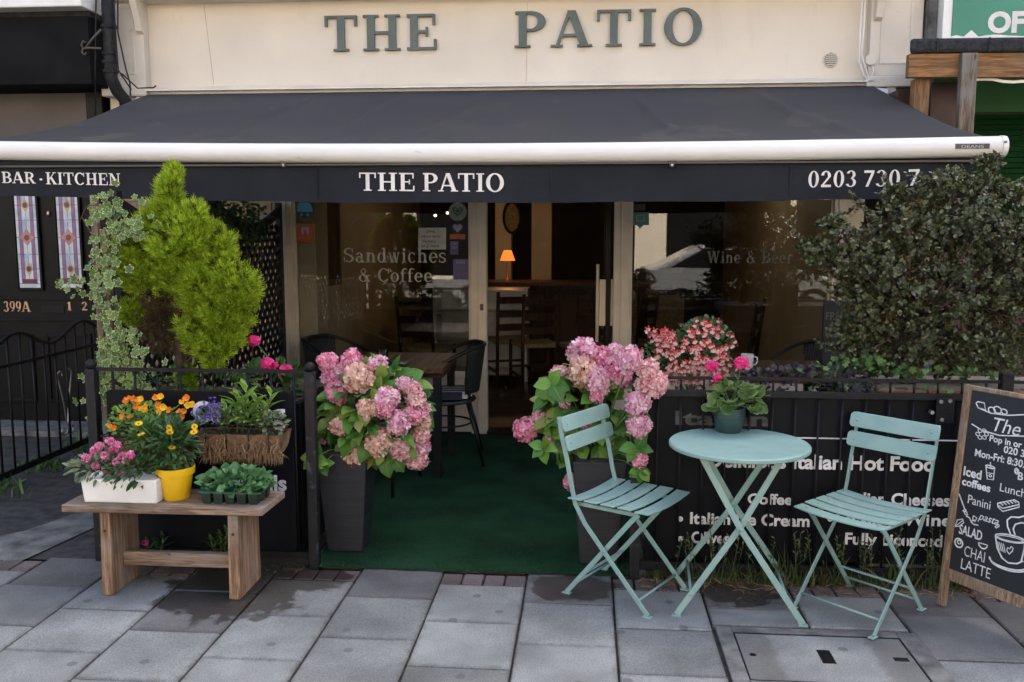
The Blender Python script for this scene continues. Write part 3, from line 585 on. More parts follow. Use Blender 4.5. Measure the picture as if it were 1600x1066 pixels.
# fascia letters, one mesh each
a = P(508, 87, 7.05); b = P(685, 84, 7.05); h = .262
serif('THE', (a.x, 7.058, 2.985), FX, FZ, h, b.x - a.x, sp=.12, depth=.028, m='lettergreen', parent=cafe, name='fascia_letter', per_letter=True)
a = P(803, 80, 7.05); b = P(1097, 73, 7.05)
serif('PATIO', (a.x, 7.058, 2.99), FX, FZ, h, b.x - a.x, sp=.16, depth=.028, m='lettergreen', parent=cafe, name='fascia_letter', per_letter=True)
vc = P(1298, 93, 7.05)
def disc(c, r, y0, y1, n=28):
    m = MB(); m.ext([(c.x + r * math.cos(2 * math.pi * i / n), y1, c.z + r * math.sin(2 * math.pi * i / n)) for i in range(n)], (0, -1, 0), y1 - y0); return m
vent = disc(vc, .056, 7.046, 7.058).build('round_vent', 'creamtrim', cafe, bevel=.003)
vb = disc(vc, .046, 7.044, 7.0455).build('vent_opening', 'black', vent)
for i in range(6):
    z = vc.z - .036 + i * .0145; hw = math.sqrt(max(0, .045 ** 2 - (z - vc.z) ** 2)); MB().hexa([(vc.x - hw, 7.036, z - .006), (vc.x + hw, 7.036, z - .006), (vc.x + hw, 7.0435, z), (vc.x - hw, 7.0435, z)], [(vc.x - hw, 7.036, z - .003), (vc.x + hw, 7.036, z - .003), (vc.x + hw, 7.0435, z + .005), (vc.x - hw, 7.0435, z + .005)]).build('vent_slat', 'creamtrim', vent)
jc = P(1360, 94, 6.96); disc(jc, .04, 6.94, 6.968).build('junction_cap', 'creamtrim', cafe, bevel=.004)
for pts in (((1352, 0), (1350, 40), (1346, 85), (1352, 105), (1358, 125)), ((1347, 0), (1344, 50), (1342, 95), (1350, 118), (1360, 130)), ((1362, 100), (1366, 112), (1358, 126))):
    MB().tube([P(u, v, 6.955) for u, v in pts], .006, 6).build('cable', 'white', cafe, smooth=True)
# hairline joints in the fascia render
for u0, u1 in ((318, 334), (824, 822)):
    q0, q1 = P(u0, 2, 7.0585), P(u1, 132, 7.0585); MB().bar(q0, q1, .0022, .002, (0, 1, 0)).build('render_joint', 'brick', cafe)

# shop front
def frame_post(x0, x1, z0=0, z1=2.2, y0=7.09, y1=7.19):
    p = MB().box(x0, x1, y0, y1, z0, z1).build('frame_post', 'frame', cafe, bevel=.004)
    w = x1 - x0
    MB().box(x0 + w * .42, x0 + w * .50, y0 - .008, y0 - .0005, z0 + .002, z1).build('bead', 'frame', p, bevel=.002)
    return p
frame_post(-2.425, -2.335); pm = frame_post(-.910, -.785); pr_ = frame_post(.205, .333); frame_post(1.855, 1.93)
for xa, xb in ((-2.334, -.911), (.334, 1.854)): MB().box(xa, xb, 7.10, 7.18, .02, .46).build('stall_riser', 'frame', cafe)
for xa, xb in ((-2.334, -.911), (.334, 1.854)): MB().box(xa, xb, 7.07, 7.19, .461, .485).build('sill', 'frame', cafe, bevel=.004)
for xa, xb in ((-2.334, -.911), (-.784, .204), (.334, 1.854)): MB().box(xa, xb, 7.10, 7.18, 2.12, 2.199).build('head_rail', 'frame', cafe)
MB().box(-.784, .204, 7.06, 7.24, .0, .03).build('threshold', 'black', cafe)
for px_, x in ((480, -.845), (480, -.80), (480, .27)):
    pass
MB().box(-.885, -.855, 7.076, 7.0895, .98, 1.03).build('latch', 'frame', pm); MB().box(-.835, -.81, 7.076, 7.0895, 1.0, 1.05).build('latch', 'brown', pm)
MB().box(.285, .31, 7.076, 7.0895, .99, 1.05).build('latch', 'frame', pr_)
wl = MB().box(-2.3345, -2.315, 7.12, 7.16, .486, 2.119).box(-.930, -.9105, 7.12, 7.16, .486, 2.119).box(-2.3149, -.9301, 7.12, 7.16, .4855, .505).box(-2.3149, -.9301, 7.12, 7.16, 2.10, 2.1195).build('window', 'frame', cafe)
MB().box(-2.3145, -.9305, 7.138, 7.142, .506, 2.099).build('pane', 'glass', wl)
wr = MB().box(.3335, .350, 7.12, 7.16, .486, 2.119).box(1.838, 1.8545, 7.12, 7.16, .486, 2.119).box(.3501, 1.8379, 7.12, 7.16, .4855, .505).box(.3501, 1.8379, 7.12, 7.16, 2.10, 2.1195).build('window', 'frame', cafe)
MB().box(.3505, 1.8375, 7.138, 7.142, .506, 2.099).build('pane', 'glass', wr)
YG = 7.135
def onglass(u, v): return P(u, v, YG)
q = onglass(537, 410); q2 = onglass(698, 410); serif('Sandwiches', q, FX, FZ, .115, q2.x - q.x, sp=.06, m='etch', parent=wl)
q = onglass(560, 440); q2 = onglass(676, 440); serif('& Coffee', q, FX, FZ, .105, q2.x - q.x, sp=.06, m='etch', parent=wl)
M['etchdim'] = mat('etched_lettering_dim', (.13, .13, .115), .8, .1, 10)
q = onglass(1105, 411); q2 = onglass(1238, 411); serif('Wine & Beer', q, FX, FZ, .09, q2.x - q.x, sp=.08, m='etchdim', parent=wr)
for nm, c in (('stblue', (.05, .22, .36)), ('stdark', (.015, .02, .03)), ('storange', (.40, .10, .035)), ('paper', (.42, .43, .40)), ('stgrey', (.24, .27, .24)), ('stpurple', (.10, .085, .20)), ('stteal', (.04, .16, .14)), ('ink', (.02, .02, .02)), ('stwhite', (.4, .4, .4)), ('stgreen', (.04, .10, .06)), ('stlav', (.28, .27, .4))):
    M[nm] = mat(nm, c, .6, .08, 20)
def sticker(pts, m, y=YG, par=wl, t=.0012):
    mb = MB(); mb.ext([Vector((p.x, y, p.z)) for p in pts], (0, -1, 0), t); return mb.build('sticker', m, par)
def ring_pts(u, v, r, n=24, f=lambda a: 1): 
    c = onglass(u, v); s = r / 196.0
    return [Vector((c.x + s * f(a) * math.cos(a), 0, c.z + s * f(a) * math.sin(a))) for a in [-2 * math.pi * i / n for i in range(n)]]
def heart_pts(u, v, r, n=28):
    c = onglass(u, v); s = r / 196.0 / 17; o = []
    for i in range(n):
        t = -2 * math.pi * i / n; o.append(Vector((c.x + s * 16 * math.sin(t) ** 3, 0, c.z + s * (13 * math.cos(t) - 5 * math.cos(2 * t) - 2 * math.cos(3 * t) - math.cos(4 * t)))))
    return o
def rect_pts(u0, v0, u1, v1): return [onglass(u0, v0), onglass(u0, v1), onglass(u1, v1), onglass(u1, v0)]
sticker(ring_pts(476, 328, 13), 'stblue'); c = ring_pts(476, 328, 13); sticker([p for p in c if p.z < onglass(476, 331).z], 'stdark', YG - .0016)
for u in (471, 481): sticker(ring_pts(u, 336, 2.5, 10), 'stblue', YG - .003)
sticker(rect_pts(463, 350, 491, 379), 'storange'); sticker(rect_pts(471, 355, 483, 366), 'stlav', YG - .0016, t=.0006); sticker(rect_pts(475, 360, 479, 366), 'storange', YG - .0024, t=.0006)
q = onglass(467, 375); sans('AWARD' if False else 'No 1', q, FX, FZ, .02, .09, 0, 'stlav', wl, off=.0022) if False else None
note = sticker(rect_pts(654, 356, 697, 390), 'paper'); note.name = 'paper_note'
for tx, u, v, wd in (('DHL', 666, 364, .075), ('please leave', 658, 371, .155), ('Delivery', 660, 379, .11), ('to JJ Store', 659, 386, .14)):
    sans(tx, onglass(u, v), FX, FZ, .022, wd, .008, 'ink', wl, off=.0018, shear=.3)
sticker(ring_pts(715, 331, 14), 'stgrey'); sticker(heart_pts(715, 330, 9), 'stgreen', YG - .0016); sticker(heart_pts(715, 330, 6), 'stgrey', YG - .003); sticker(heart_pts(715, 330, 4), 'stgreen', YG - .0044)
sticker(heart_pts(715, 358, 12), 'stdark'); sticker(heart_pts(715, 356, 8), 'stlav', YG - .0016); sticker(rect_pts(703, 366, 727, 374), 'storange', YG - .003)
sticker(rect_pts(703, 377, 716, 398), 'stpurple'); sticker(rect_pts(708, 405, 732, 437), 'stpurple')
for tx, u, v, wd in (('CASH', 705, 383, .05), ('ONLY', 705, 389, .05)): sans(tx, onglass(u, v), FX, FZ, .022, wd, .01, 'stlav', wl, off=.0018)
sans('CARDS', onglass(713, 412), FX, FZ, .024, .07, .015, 'stlav', wl, off=.0018)
sticker(rect_pts(987, 332, 1014, 352), 'stteal', par=wr); sticker([onglass(995, 352), onglass(1000, 358), onglass(1005, 352)], 'stteal', par=wr)
sticker(rect_pts(994, 336, 1007, 346), 'stgrey', YG - .0016, wr, .0006); sticker(rect_pts(995.5, 337, 1005.5, 345), 'stteal', YG - .0026, wr, .0006)
sticker(rect_pts(988, 319, 1008, 329), 'stdark', par=wr)
# open door, swung into the room
dr = MB().box(.150, .186, 7.21, 7.27, .03, 2.11).box(.150, .186, 7.98, 8.06, .03, 2.11).box(.150, .186, 7.2705, 7.9795, .03, .16).box(.150, .186, 7.2705, 7.9795, 2.03, 2.11).build('door', 'black', cafe, bevel=.003)
MB().box(.166, .170, 7.2705, 7.9795, .161, 2.029).build('pane', 'glass', dr)
MB().box(.10, .149, 7.225, 7.245, .87, 1.24).build('push_plate', 'cream', dr, bevel=.002); MB().box(.187, .225, 7.225, 7.245, .87, 1.24).build('push_plate', 'cream', dr, bevel=.002)
MB().tube([(.085, 7.24, .74), (.085, 7.24, 1.36)], .014, 8).build('handle', 'cream', dr, smooth=True)
MB().tube([(.235, 7.21, .86), (.245, 7.19, .88), (.245, 7.19, 1.28), (.235, 7.21, 1.30)], .011, 8).build('handle', 'timber', dr, smooth=True)

# brick pier left of the window, behind the trellis
bw = MB().box(-3.75, -2.43, 7.125, 7.30, 0, 2.199).build('brick_wall', 'mortar', cafe)
bm_ = slab_mesh('wall_brick', .215, .065, 'brick', .02, .003)
for r_ in range(28):
    for c_ in range(7):
        x = -3.74 + .113 + c_ * .225 - (.1125 if r_ % 2 else 0)
        if x - .11 < -3.75 or x + .108 > -2.426: continue
        place_copy('brick', bm_, bw, (x, 7.112, .04 + r_ * .077), (math.pi / 2, 0, 0))

# interior
INT = cafe
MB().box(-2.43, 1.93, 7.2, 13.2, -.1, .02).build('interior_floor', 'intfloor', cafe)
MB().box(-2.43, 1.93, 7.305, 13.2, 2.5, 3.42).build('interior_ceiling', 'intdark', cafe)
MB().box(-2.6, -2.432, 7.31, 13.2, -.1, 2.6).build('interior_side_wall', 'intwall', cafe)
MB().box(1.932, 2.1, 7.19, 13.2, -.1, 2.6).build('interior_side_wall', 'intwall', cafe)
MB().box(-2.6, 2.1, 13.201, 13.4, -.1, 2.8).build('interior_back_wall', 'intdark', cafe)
MB().box(-2.43, -2.18, 7.205, 7.55, .02, 2.5).build('interior_pier', 'intwall', cafe)
MB().box(-1.15, -.95, 11.4, 11.6, .02, 2.5).box(-.7, -.45, 11.5, 11.7, .02, 2.5).build('interior_column', 'intwall', cafe)
fr = MB().box(-2.428, -2.40, 8.0, 8.06, 1.1, 2.2).box(-2.428, -2.40, 8.7, 8.76, 1.1, 2.2).box(-2.428, -2.40, 8.061, 8.699, 1.1, 1.16).box(-2.428, -2.40, 8.061, 8.699, 2.14, 2.2).build('picture_frame', 'timber'); tag(fr, 'gilt wooden picture frame on the beige wall inside the cafe', 'picture frame')
MB().box(-2.428, -2.415, 8.061, 8.699, 1.161, 2.139).build('canvas', 'darkwood', fr)
ct = thing('bar_counter', 'dark wooden bar counter at the back of the cafe', 'counter', (-.3, 10.4, .02))
MB().box(-1.5, 1.2, 10.2, 10.6, .02, 1.0).build('counter_front', 'darkwood', ct); MB().box(-1.55, 1.25, 10.12, 10.65, 1.001, 1.04).build('counter_top', 'tabletop', ct)
for i in range(5): MB().box(-1.4 + i * .52, -1.0 + i * .52, 10.185, 10.1995, .15, .9).build('front_panel', 'intdark' if i < 3 else 'rush', ct)
lamp = thing('table_lamp', 'glowing orange table lamp on the bar counter', 'lamp', (P(793, 397, 10.4).x, 10.4, 1.04)); lx = lamp.location.x
MB().lathe([(.06, 1.041), (.06, 1.055), (.015, 1.07), (.012, 1.24)], (lx, 10.4, 0), 16).build('base', 'brass', lamp, smooth=True)
mb = MB(); n = 24
for i in range(n):
    a = 2 * math.pi * i / n; rr = 1 + .05 * (i % 2)
    for r_, z in ((.085 * rr, 1.27), (.045 * rr, 1.385)): mb.v.append(Vector((lx + math.cos(a) * r_, 10.4 + math.sin(a) * r_, z)))
for i in range(n): j = (i + 1) % n; mb.f.append((2 * i, 2 * j, 2 * j + 1, 2 * i + 1)); mb.m.append(0)
mb.build('lamp_shade', 'shade', lamp); MB().sphere((lx, 10.4, 1.36), .02).build('bulb', 'bulb', lamp)
pl = bpy.data.lights.new('lamp_light', 'POINT'); pl.energy = .8; pl.color = (1, .52, .2); pl.shadow_soft_size = .05
plo = bpy.data.objects.new('lamp_light', pl); COL.objects.link(plo); plo.location = (lx, 10.4, 1.47)
for i, (u, v) in enumerate(((700, 333), (681, 337))):
    c = P(u, v, 9.6); s = disc(c, .014, 9.55, 9.58, 12).build('spot_lamp', 'bulb'); tag(s, ['larger' , 'smaller'][i] + ' lit ceiling spot seen through the left window', 'spot lamp')
for i, (x_, y_) in enumerate(((-1.2, 9.55), (1.1, 9.3))):  # left light for the lit spots; right one is added fill with no lamp
    sl_ = bpy.data.lights.new('spot_and_fill_light', 'POINT'); sl_.energy = (.5, 1.3)[i]; sl_.color = (1, .78, .52); sl_.shadow_soft_size = .05; so_ = bpy.data.objects.new('spot_and_fill_light', sl_); COL.objects.link(so_); so_.location = (x_, y_, 2.3)
wc = MB()
t0 = [(.19 * math.cos(2 * math.pi * i / 24), .19 * math.sin(2 * math.pi * i / 24)) for i in range(24)]
c = P(800, 340, 11.35); wcl = MB().tube([(c.x + a * .55, 11.38, c.z + b) for a, b in t0], .018, 6, True).build('wall_clock', 'black', smooth=True); tag(wcl, 'dark round wall clock above the glowing lamp', 'clock')
MB().ext([(c.x + a * .5, 11.395, c.z + b * .94) for a, b in reversed(t0)], (0, 1, 0), .004).build('clock_face', 'rush', wcl)

def ladder_chair(name='dining_chair'):
    t = thing(name, 'wooden ladder back chair inside the cafe', 'chair')
    w, d, sh, bh = .40, .38, .47, .98
    for sx in (-1, 1):
        MB().tube([(sx * w / 2, -d / 2, 0), (sx * w / 2, -d / 2, sh + .02)], .018, 8).build('leg', 'darkwood', t, smooth=True)
        MB().tube([(sx * w / 2 * .9, d / 2, 0), (sx * w / 2 * .9, d / 2, sh), (sx * w / 2 * .92, d / 2 + .06, bh)], .018, 8).build('leg', 'darkwood', t, smooth=True)
    MB().box(-w / 2, w / 2, -d / 2, d / 2, sh - .03, sh + .015).build('seat', 'rush', t, bevel=.01)
    for i in range(3): z = .58 + i * .14; y = d / 2 + .06 * (z - sh) / (bh - sh); MB().box(-w / 2 * .9, w / 2 * .9, y - .008, y + .008, z, z + .07).build('back_slat', 'darkwood', t, bevel=.003)
    MB().box(-w / 2, w / 2, -d / 2 - .008, -d / 2 + .008, .2, .225).build('rung', 'darkwood', t)
    MB().box(-w / 2 - .008, -w / 2 + .008, -d / 2, d / 2, .15, .175).build('rung', 'darkwood', t); MB().box(w / 2 - .008, w / 2 + .008, -d / 2, d / 2, .15, .175).build('rung', 'darkwood', t)
    return t
lc = ladder_chair()
for i, (x, y, r_, lb) in enumerate(((-.80, 9.4, 200, 'leftmost wooden ladder back chair seen through the open door'), (-.52, 9.1, 200, 'second wooden ladder back chair from the left in the doorway'), (-.02, 9.0, 205, 'third wooden ladder back chair from the left in the doorway'), (.42, 9.3, 240, 'wooden ladder back chair partly hidden by the open door'), (1.32, 8.35, 250, 'wooden ladder back chair behind the right window'), (-1.55, 8.7, 160, 'dark ladder back chair behind the left window'))):
    o = lc if i == 0 else clone(lc); o.location = (x, y, .02); o.rotation_euler.z = R(r_); tag(o, lb, 'chair', 'wooden chairs inside the cafe')
# bottle cooler seen through the left window
bc = thing('bottle_cooler', 'low glass fronted bottle cooler standing inside by the door', 'cooler', (-1.05, 9.5, .02))
MB().box(-1.62, -.62, 9.9, 9.94, .02, 1.0).box(-1.62, -1.59, 9.5, 9.8995, .02, 1.0).box(-.65, -.62, 9.5, 9.8995, .02, 1.0).build('cabinet', 'steel', bc)
for z in (.1, .42, .74, .98): MB().box(-1.589, -.651, 9.5, 9.8995, z, z + .015).build('shelf', 'steel', bc)
for nm, c in (('bot1', (.03, .09, .03)), ('bot2', (.35, .37, .3)), ('bot3', (.25, .12, .02))): M[nm] = mat(nm, c, .15, .1, 5)
bme = []
for nm in ('bot1', 'bot2', 'bot3'):
    o = MB().lathe([(0, 0), (.03, 0), (.03, .13), (.012, .18), (.012, .235), (0, .235)], (0, 0, 0), 10).build('bottle', nm, bc, smooth='auto'); bme.append(o.data); bpy.data.objects.remove(o)
for z in (.116, .436, .756):
    if z > .7: pass
    for i in range(12): place_copy('bottle', bme[(i // 3 + int(z * 10)) % 3], bc, (-1.53 + i * .075, 9.56, z))

# ================================================================ AWNING
aw = thing('awning', 'dark grey retractable awning with a white front bar over the patio', 'awning', (-.65, 5.0, 1.8))
XL, XR = -3.43, 2.075
def barz(x): t = (x + .5) / 2.8; return 2.048 + .026 * t * t + (-.006 * (x + .5) / 2.8)
cn = MB(); nx, ny = 220, 30
for i in range(nx + 1):
    for j in range(ny + 1):
        t = j / ny; x = -3.40 + (2.05 + 3.40) * i / nx + (.03 * (t if i > nx / 2 else -t)) * abs(i / nx - .5) * 2; y = 6.975 - (6.975 - 5.0) * t
        z0 = 2.672; z1 = barz(x) + .045
        edge = abs(i / nx - .5) * 2
        z = z0 + (z1 - z0) * t - .055 * math.sin(math.pi * t) * (1 - .35 * edge ** 6) + .014 * math.sin(x * 3.1 + t * 4.5) * math.sin(math.pi * t) + .004 * math.sin(x * 7 - t * 6) * t * (1 - t) * 3
        for xs, am in ((-2.2, .034), (-1.5, .02), (-.9, .022), (.45, .026), (1.35, .034)):
            dd = (x - xs - .35 * (t - .5) * (1 if xs > 0 else -1)) / .045; z += am * math.exp(-dd * dd) * math.sin(math.pi * t)
        cn.v.append(Vector((x, y, z)))
for i in range(nx):
    for j in range(ny): cn.f.append((i * (ny + 1) + j, i * (ny + 1) + j + 1, (i + 1) * (ny + 1) + j + 1, (i + 1) * (ny + 1) + j)); cn.m.append(0)
co = cn.build('canopy', 'awn', aw, smooth=True); sd = co.modifiers.new('thick', 'SOLIDIFY'); sd.thickness = .002; sd.offset = 0
xs = [XL + (XR + .045 - XL) * i / 24 for i in range(25)]
fbar = MB().tube([(x, 4.99, barz(x)) for x in xs], .053, 24).build('front_bar', 'barwhite', aw, smooth='auto')
MB().tube([(XR + .046, 4.99, barz(XR)), (XR + .075, 4.99, barz(XR))], [.057, .055], 24).build('end_cap', 'white', fbar, smooth='auto', bevel=.003)
MB().tube([(XR + .048, 4.935, barz(XR) + .02), (XR + .06, 4.930, barz(XR) + .02)], .006, 8).build('cap_screw', 'steel', fbar)
MB().box(XL, XR, 4.97, 5.02, -.064, -.0545).build('valance_track', 'brown', fbar)
fbar.children[-1].location.z += 2.05
a = P(1493, 237, 4.93); pl_ = MB().box(a.x, a.x + .17, 4.9345, 4.940, barz(1.9) - .012, barz(1.9) + .014).build('maker_plate', 'brown', fbar, bevel=.001)
sans('DEANS', (a.x + .03, 4.9342, barz(1.9) - .008), FX, FZ, .016, .11, .01, 'stwhite', fbar, off=.0008)
for u in (443, 1050):
    q = P(u, 258, 4.965); b_ = MB().ext([(q.x - .022, 4.975, q.z + .022), (q.x - .008, 4.975, q.z - .012), (q.x + .008, 4.975, q.z - .012), (q.x + .022, 4.975, q.z + .022)], (0, -1, 0), .012).build('bracket', 'brown', fbar, bevel=.003)
    MB().tube([(q.x, 4.9625, q.z), (q.x, 4.955, q.z)], .006, 8).build('screw', 'steel', fbar)
def valz(x):   # lower hem
    t = (x + .6) / 2.8; return 1.783 + (.050 if x < -.6 else .025) * t * t
vl = MB(); nx, ny = 140, 8; VX0, VX1 = -3.42, 2.0
for i in range(nx + 1):
    x = VX0 + (VX1 - VX0) * i / nx
    for j in range(ny + 1):
        t = j / ny; z = (barz(x) - .045) * (1 - t) + valz(x) * t
        vl.v.append(Vector((x, 5.0 + t * (.004 * math.sin(x * 4.3) + .0025 * math.sin(x * 13 + 1)), z + (.002 * math.sin(x * 6) + .0015 * math.sin(x * 17)) * t)))
for i in range(nx):
    for j in range(ny): vl.f.append((i * (ny + 1) + j, i * (ny + 1) + j + 1, (i + 1) * (ny + 1) + j + 1, (i + 1) * (ny + 1) + j)); vl.m.append(0)
vo = vl.build('valance', 'val', aw, smooth=True); sd = vo.modifiers.new('thick', 'SOLIDIFY'); sd.thickness = .002; sd.offset = 0
hm = MB().path_bar([(x, 5.0 + (.004 * math.sin(x * 4.3) + .0025 * math.sin(x * 13 + 1)) - .0018, valz(x) + .013 + .002 * math.sin(x * 6)) for x in [VX0 + (VX1 - VX0) * i / 100 for i in range(101)]], .026, .002, (0, 1, 0)).build('hem', 'val', vo)
for u in (494, 862, 1236): q = P(u, 283, 4.99); MB().box(q.x - .006, q.x + .006, 4.9905, 4.9925, valz(q.x) + .03, barz(q.x) - .06).build('seam', 'val', vo)
YV = 4.991
def onval(tx, u0, u1, v0, v1, hpx, m='letterwhite', sp=.05):
    a = P(u0, v0, YV); b = P(u1, v1, YV); serif(tx, a, b - a, FZ, hpx / 284.0, (b - a).length, sp=sp, m=m, parent=vo)
onval('BAR', 3, 56, 286, 287, 18); onval('.', 57, 72, 288, 288, 20); onval('KITCHEN', 72, 189, 288, 290, 19)
onval('THE', 561, 649, 298, 299, 28); onval('PATIO', 660, 788, 299, 300, 28)
onval('0203', 1262, 1338, 293, 292, 24, sp=.08); onval('730', 1348, 1406, 292, 291, 24, sp=.08); onval('7', 1417, 1436, 290.5, 290, 24)
# cassette rail and folding arms
MB().box(-3.40, 2.03, 6.965, 7.0, 2.655, 2.671).box(-3.42, 2.05, 6.93, 7.018, 2.692, 2.699).build('wall_rail', 'white', aw)
for sx in (-1, 1):
    x = -.67 + sx * 2.3
    ar = MB().tube([(x, 6.9, 2.5), (x + sx * -.35, 5.95, 2.27), (x, 5.03, 2.05)], .02, 8).build('folding_arm', 'white', aw, smooth=True)
q = P(1368, 146, 6.9); MB().tube([(q.x - .02, 6.95, q.z), (q.x + .09, 6.95, q.z - .01)], .05, 14).box(q.x + .095, q.x + .16, 6.955, 6.97, q.z - .10, q.z + .07).build('wall_bracket', 'barwhite', aw, smooth='auto', bevel=.004)
q = P(212, 160, 6.9); MB().tube([(q.x - .06, 6.93, q.z - .05), (q.x - .05, 6.93, q.z), (q.x, 6.93, q.z + .03), (q.x + .12, 6.93, q.z + .03)], .013, 8).build('crank_hook', 'white', aw, smooth=True)

# ================================================================ LEFT NEIGHBOUR
nb = thing('neighbour_building', 'black painted neighbouring frontage with a grey brown panel on the left', 'building', (-6, 7.1, 0))
MB().box(-12, -3.765, 7.16, 16, 0, 8.2).build('wall', 'black', nb)
MB().box(-12, -3.72, 6.72, 7.155, 2.74, 3.21).build('signboard', 'blackmatte', nb, bevel=.004); MB().box(-12, -3.70, 6.68, 7.155, 2.71, 2.739).build('signboard_moulding', 'blackmatte', nb, bevel=.006)
MB().box(-12, -3.72, 6.74, 7.155, 3.212, 3.25).build('dark_cap', 'felt', nb); MB().box(-12, -3.70, 6.6, 7.155, 3.251, 3.36).build('white_cornice', 'white', nb, bevel=.01)
MB().box(-12, -3.80, 7.05, 7.155, 2.32, 2.70).build('brown_panel', 'brown', nb)
MB().box(-3.93, -3.80, 7.0, 7.155, 0, 2.70).build('door_jamb', 'black', nb, bevel=.005); MB().box(-12, -5.1, 7.02, 7.155, 0, 2.319).build('dark_panelling', 'black', nb)
st = MB().box(-5.2, -3.70, 6.72, 7.155, 0, .045).build('doorstep', 'tarconc', nb, bevel=.006)
dd = thing('front_door', 'glossy black front door with two stained glass panels and the number 399A', 'door', (-4.5, 7.1, .045))
MB().box(-5.05, -3.94, 7.105, 7.15, .05, 2.3).build('door_leaf', 'black', dd, bevel=.004)
for z0, z1 in ((.88, .895), (1.055, 1.07)): MB().box(-5.05, -3.94, 7.094, 7.1045, z0, z1).build('rail_moulding', 'black', dd, bevel=.003)
MB().box(-4.46, -4.27, 7.096, 7.1045, .95, 1.01).build('letter_slot', 'iron', dd, bevel=.003)
for x0, x1 in ((-4.95, -4.55), (-4.45, -4.05)):
    mb = MB(); z0, z1 = .2, .78
    mb.box(x0, x0 + .03, 7.09, 7.1045, z0, z1); mb.box(x1 - .03, x1, 7.09, 7.1045, z0, z1); mb.box(x0 + .031, x1 - .031, 7.09, 7.1045, z0, z0 + .03); mb.box(x0 + .031, x1 - .031, 7.09, 7.1045, z1 - .03, z1); mb.build('door_panel', 'black', dd, bevel=.004)
sgl = {'wh': (.55, .60, .66), 'mv': (.25, .12, .26), 'rd': (.13, .022, .03), 'pk': (.47, .2, .22), 'yl': (.44, .36, .18), 'bl': (.36, .45, .60)}
for kk, c in sgl.items(): M['sg_' + kk] = mat('stained_' + kk, c, .15, .12, 14, .3, 60)
for u0, u1 in ((25, 63), (90, 128)):
    a = P(u0, 303, 7.1); b = P(u1, 450, 7.1); x0, x1, z0, z1 = a.x - .012, b.x + .012, b.z, 2.10; w = x1 - x0; cx = (x0 + x1) / 2
    sg = MB().box(x0 - .004, x1 + .004, 7.088, 7.104, z0 - .004, z1 + .004).build('stained_window', 'black', dd); sg.name = 'stained_glass_window'
    def pane(pts, m, lay=1): MB().ext([Vector((x, 7.0878 - .0012 * (lay - 1), z)) for x, z in pts], (0, -1, 0), .0012).build('pane', 'sg_' + m, sg)
    L_ = .0035
    for b4 in ((x0 - .022, x0 - .005, z0 - .022, z1 + .005), (x1 + .005, x1 + .022, z0 - .022, z1 + .005), (x0 - .0049, x1 + .0049, z0 - .022, z0 - .005)): MB().box(b4[0], b4[1], 7.078, 7.1045, b4[2], b4[3]).build('glazing_bead', 'black', dd, bevel=.004)
    def rc(xa, xb, za, zb, m, lay=1): pane([(xa + L_ / 2, zb - L_ / 2), (xa + L_ / 2, za + L_ / 2), (xb - L_ / 2, za + L_ / 2), (xb - L_ / 2, zb - L_ / 2)], m, lay)
    X4 = [x0, x0 + w * .14, x0 + w * .30, cx, x1 - w * .30, x1 - w * .14, x1]
    rc(x0, x1, z0, z0 + .035, 'wh'); zz = [z0 + .035, z0 + .155, z0 + .275, z0 + .41, z0 + .55, z0 + .67, z1]
    for i in range(6):
        for j, m_ in enumerate(('wh', 'mv', 'bl' if i % 2 else 'wh', 'wh', 'mv', 'wh')): rc(X4[j], X4[j + 1], zz[i], zz[i + 1], m_)
    rc(X4[1], X4[5], z0 + .036, z0 + .075, 'rd', 2)
    for zc in (zz[1], zz[5]):
        pane([(cx, zc + .055), (cx - w * .2, zc), (cx, zc - .06), (cx + w * .2, zc)], 'yl', 2)
        pane([(cx + .021 * math.cos(-t), zc + .024 * math.sin(-t)) for t in [2 * math.pi * i / 12 for i in range(12)]], 'rd', 3)
    for zc in (zz[2], zz[4]): pane([(cx, zc + .02), (cx - .018, zc), (cx, zc - .02), (cx + .018, zc)], 'bl', 2)
    zc = zz[3]
    for i in range(4):
        t = i * math.pi / 2
        for (r_, h_, ww, m_, ly, t_) in ((.07, .035, .028, 'pk', 3, t), (.055, .03, .018, 'yl', 2, t + math.pi / 4)):
            ca, sa = math.cos(t_), math.sin(t_)
            pane([(cx + (ca * p - sa * q) * .92, zc + sa * p + ca * q) for p, q in ((.0, .0), (h_, -ww), (r_, 0), (h_, ww))][::-1], m_, ly)
    pane([(cx + .022 * math.cos(-t), zc + .024 * math.sin(-t)) for t in [2 * math.pi * i / 12 for i in range(12)]], 'rd', 5)
a = P(6, 487, 7.1); b = P(48, 487, 7.1); serif('399A', (a.x, 7.1045, a.z), FX, FZ, .085, b.x - a.x, m='brass', parent=dd, depth=.006, name='door_number')
for c_, u0, u1 in (('1', 105, 113), ('2', 128, 137)): a = P(u0, 485, 7.1); b = P(u1, 485, 7.1); serif(c_, (a.x, 7.1045, a.z), FX, FZ, .07, b.x - a.x, m='brass', parent=dd, depth=.006, name='door_number')
q = P(76, 334, 7.1); MB().sphere((q.x, 7.095, q.z), .016, 10, 6, (.9, .6, 1.5)).build('door_viewer', 'brass', dd, smooth=True)
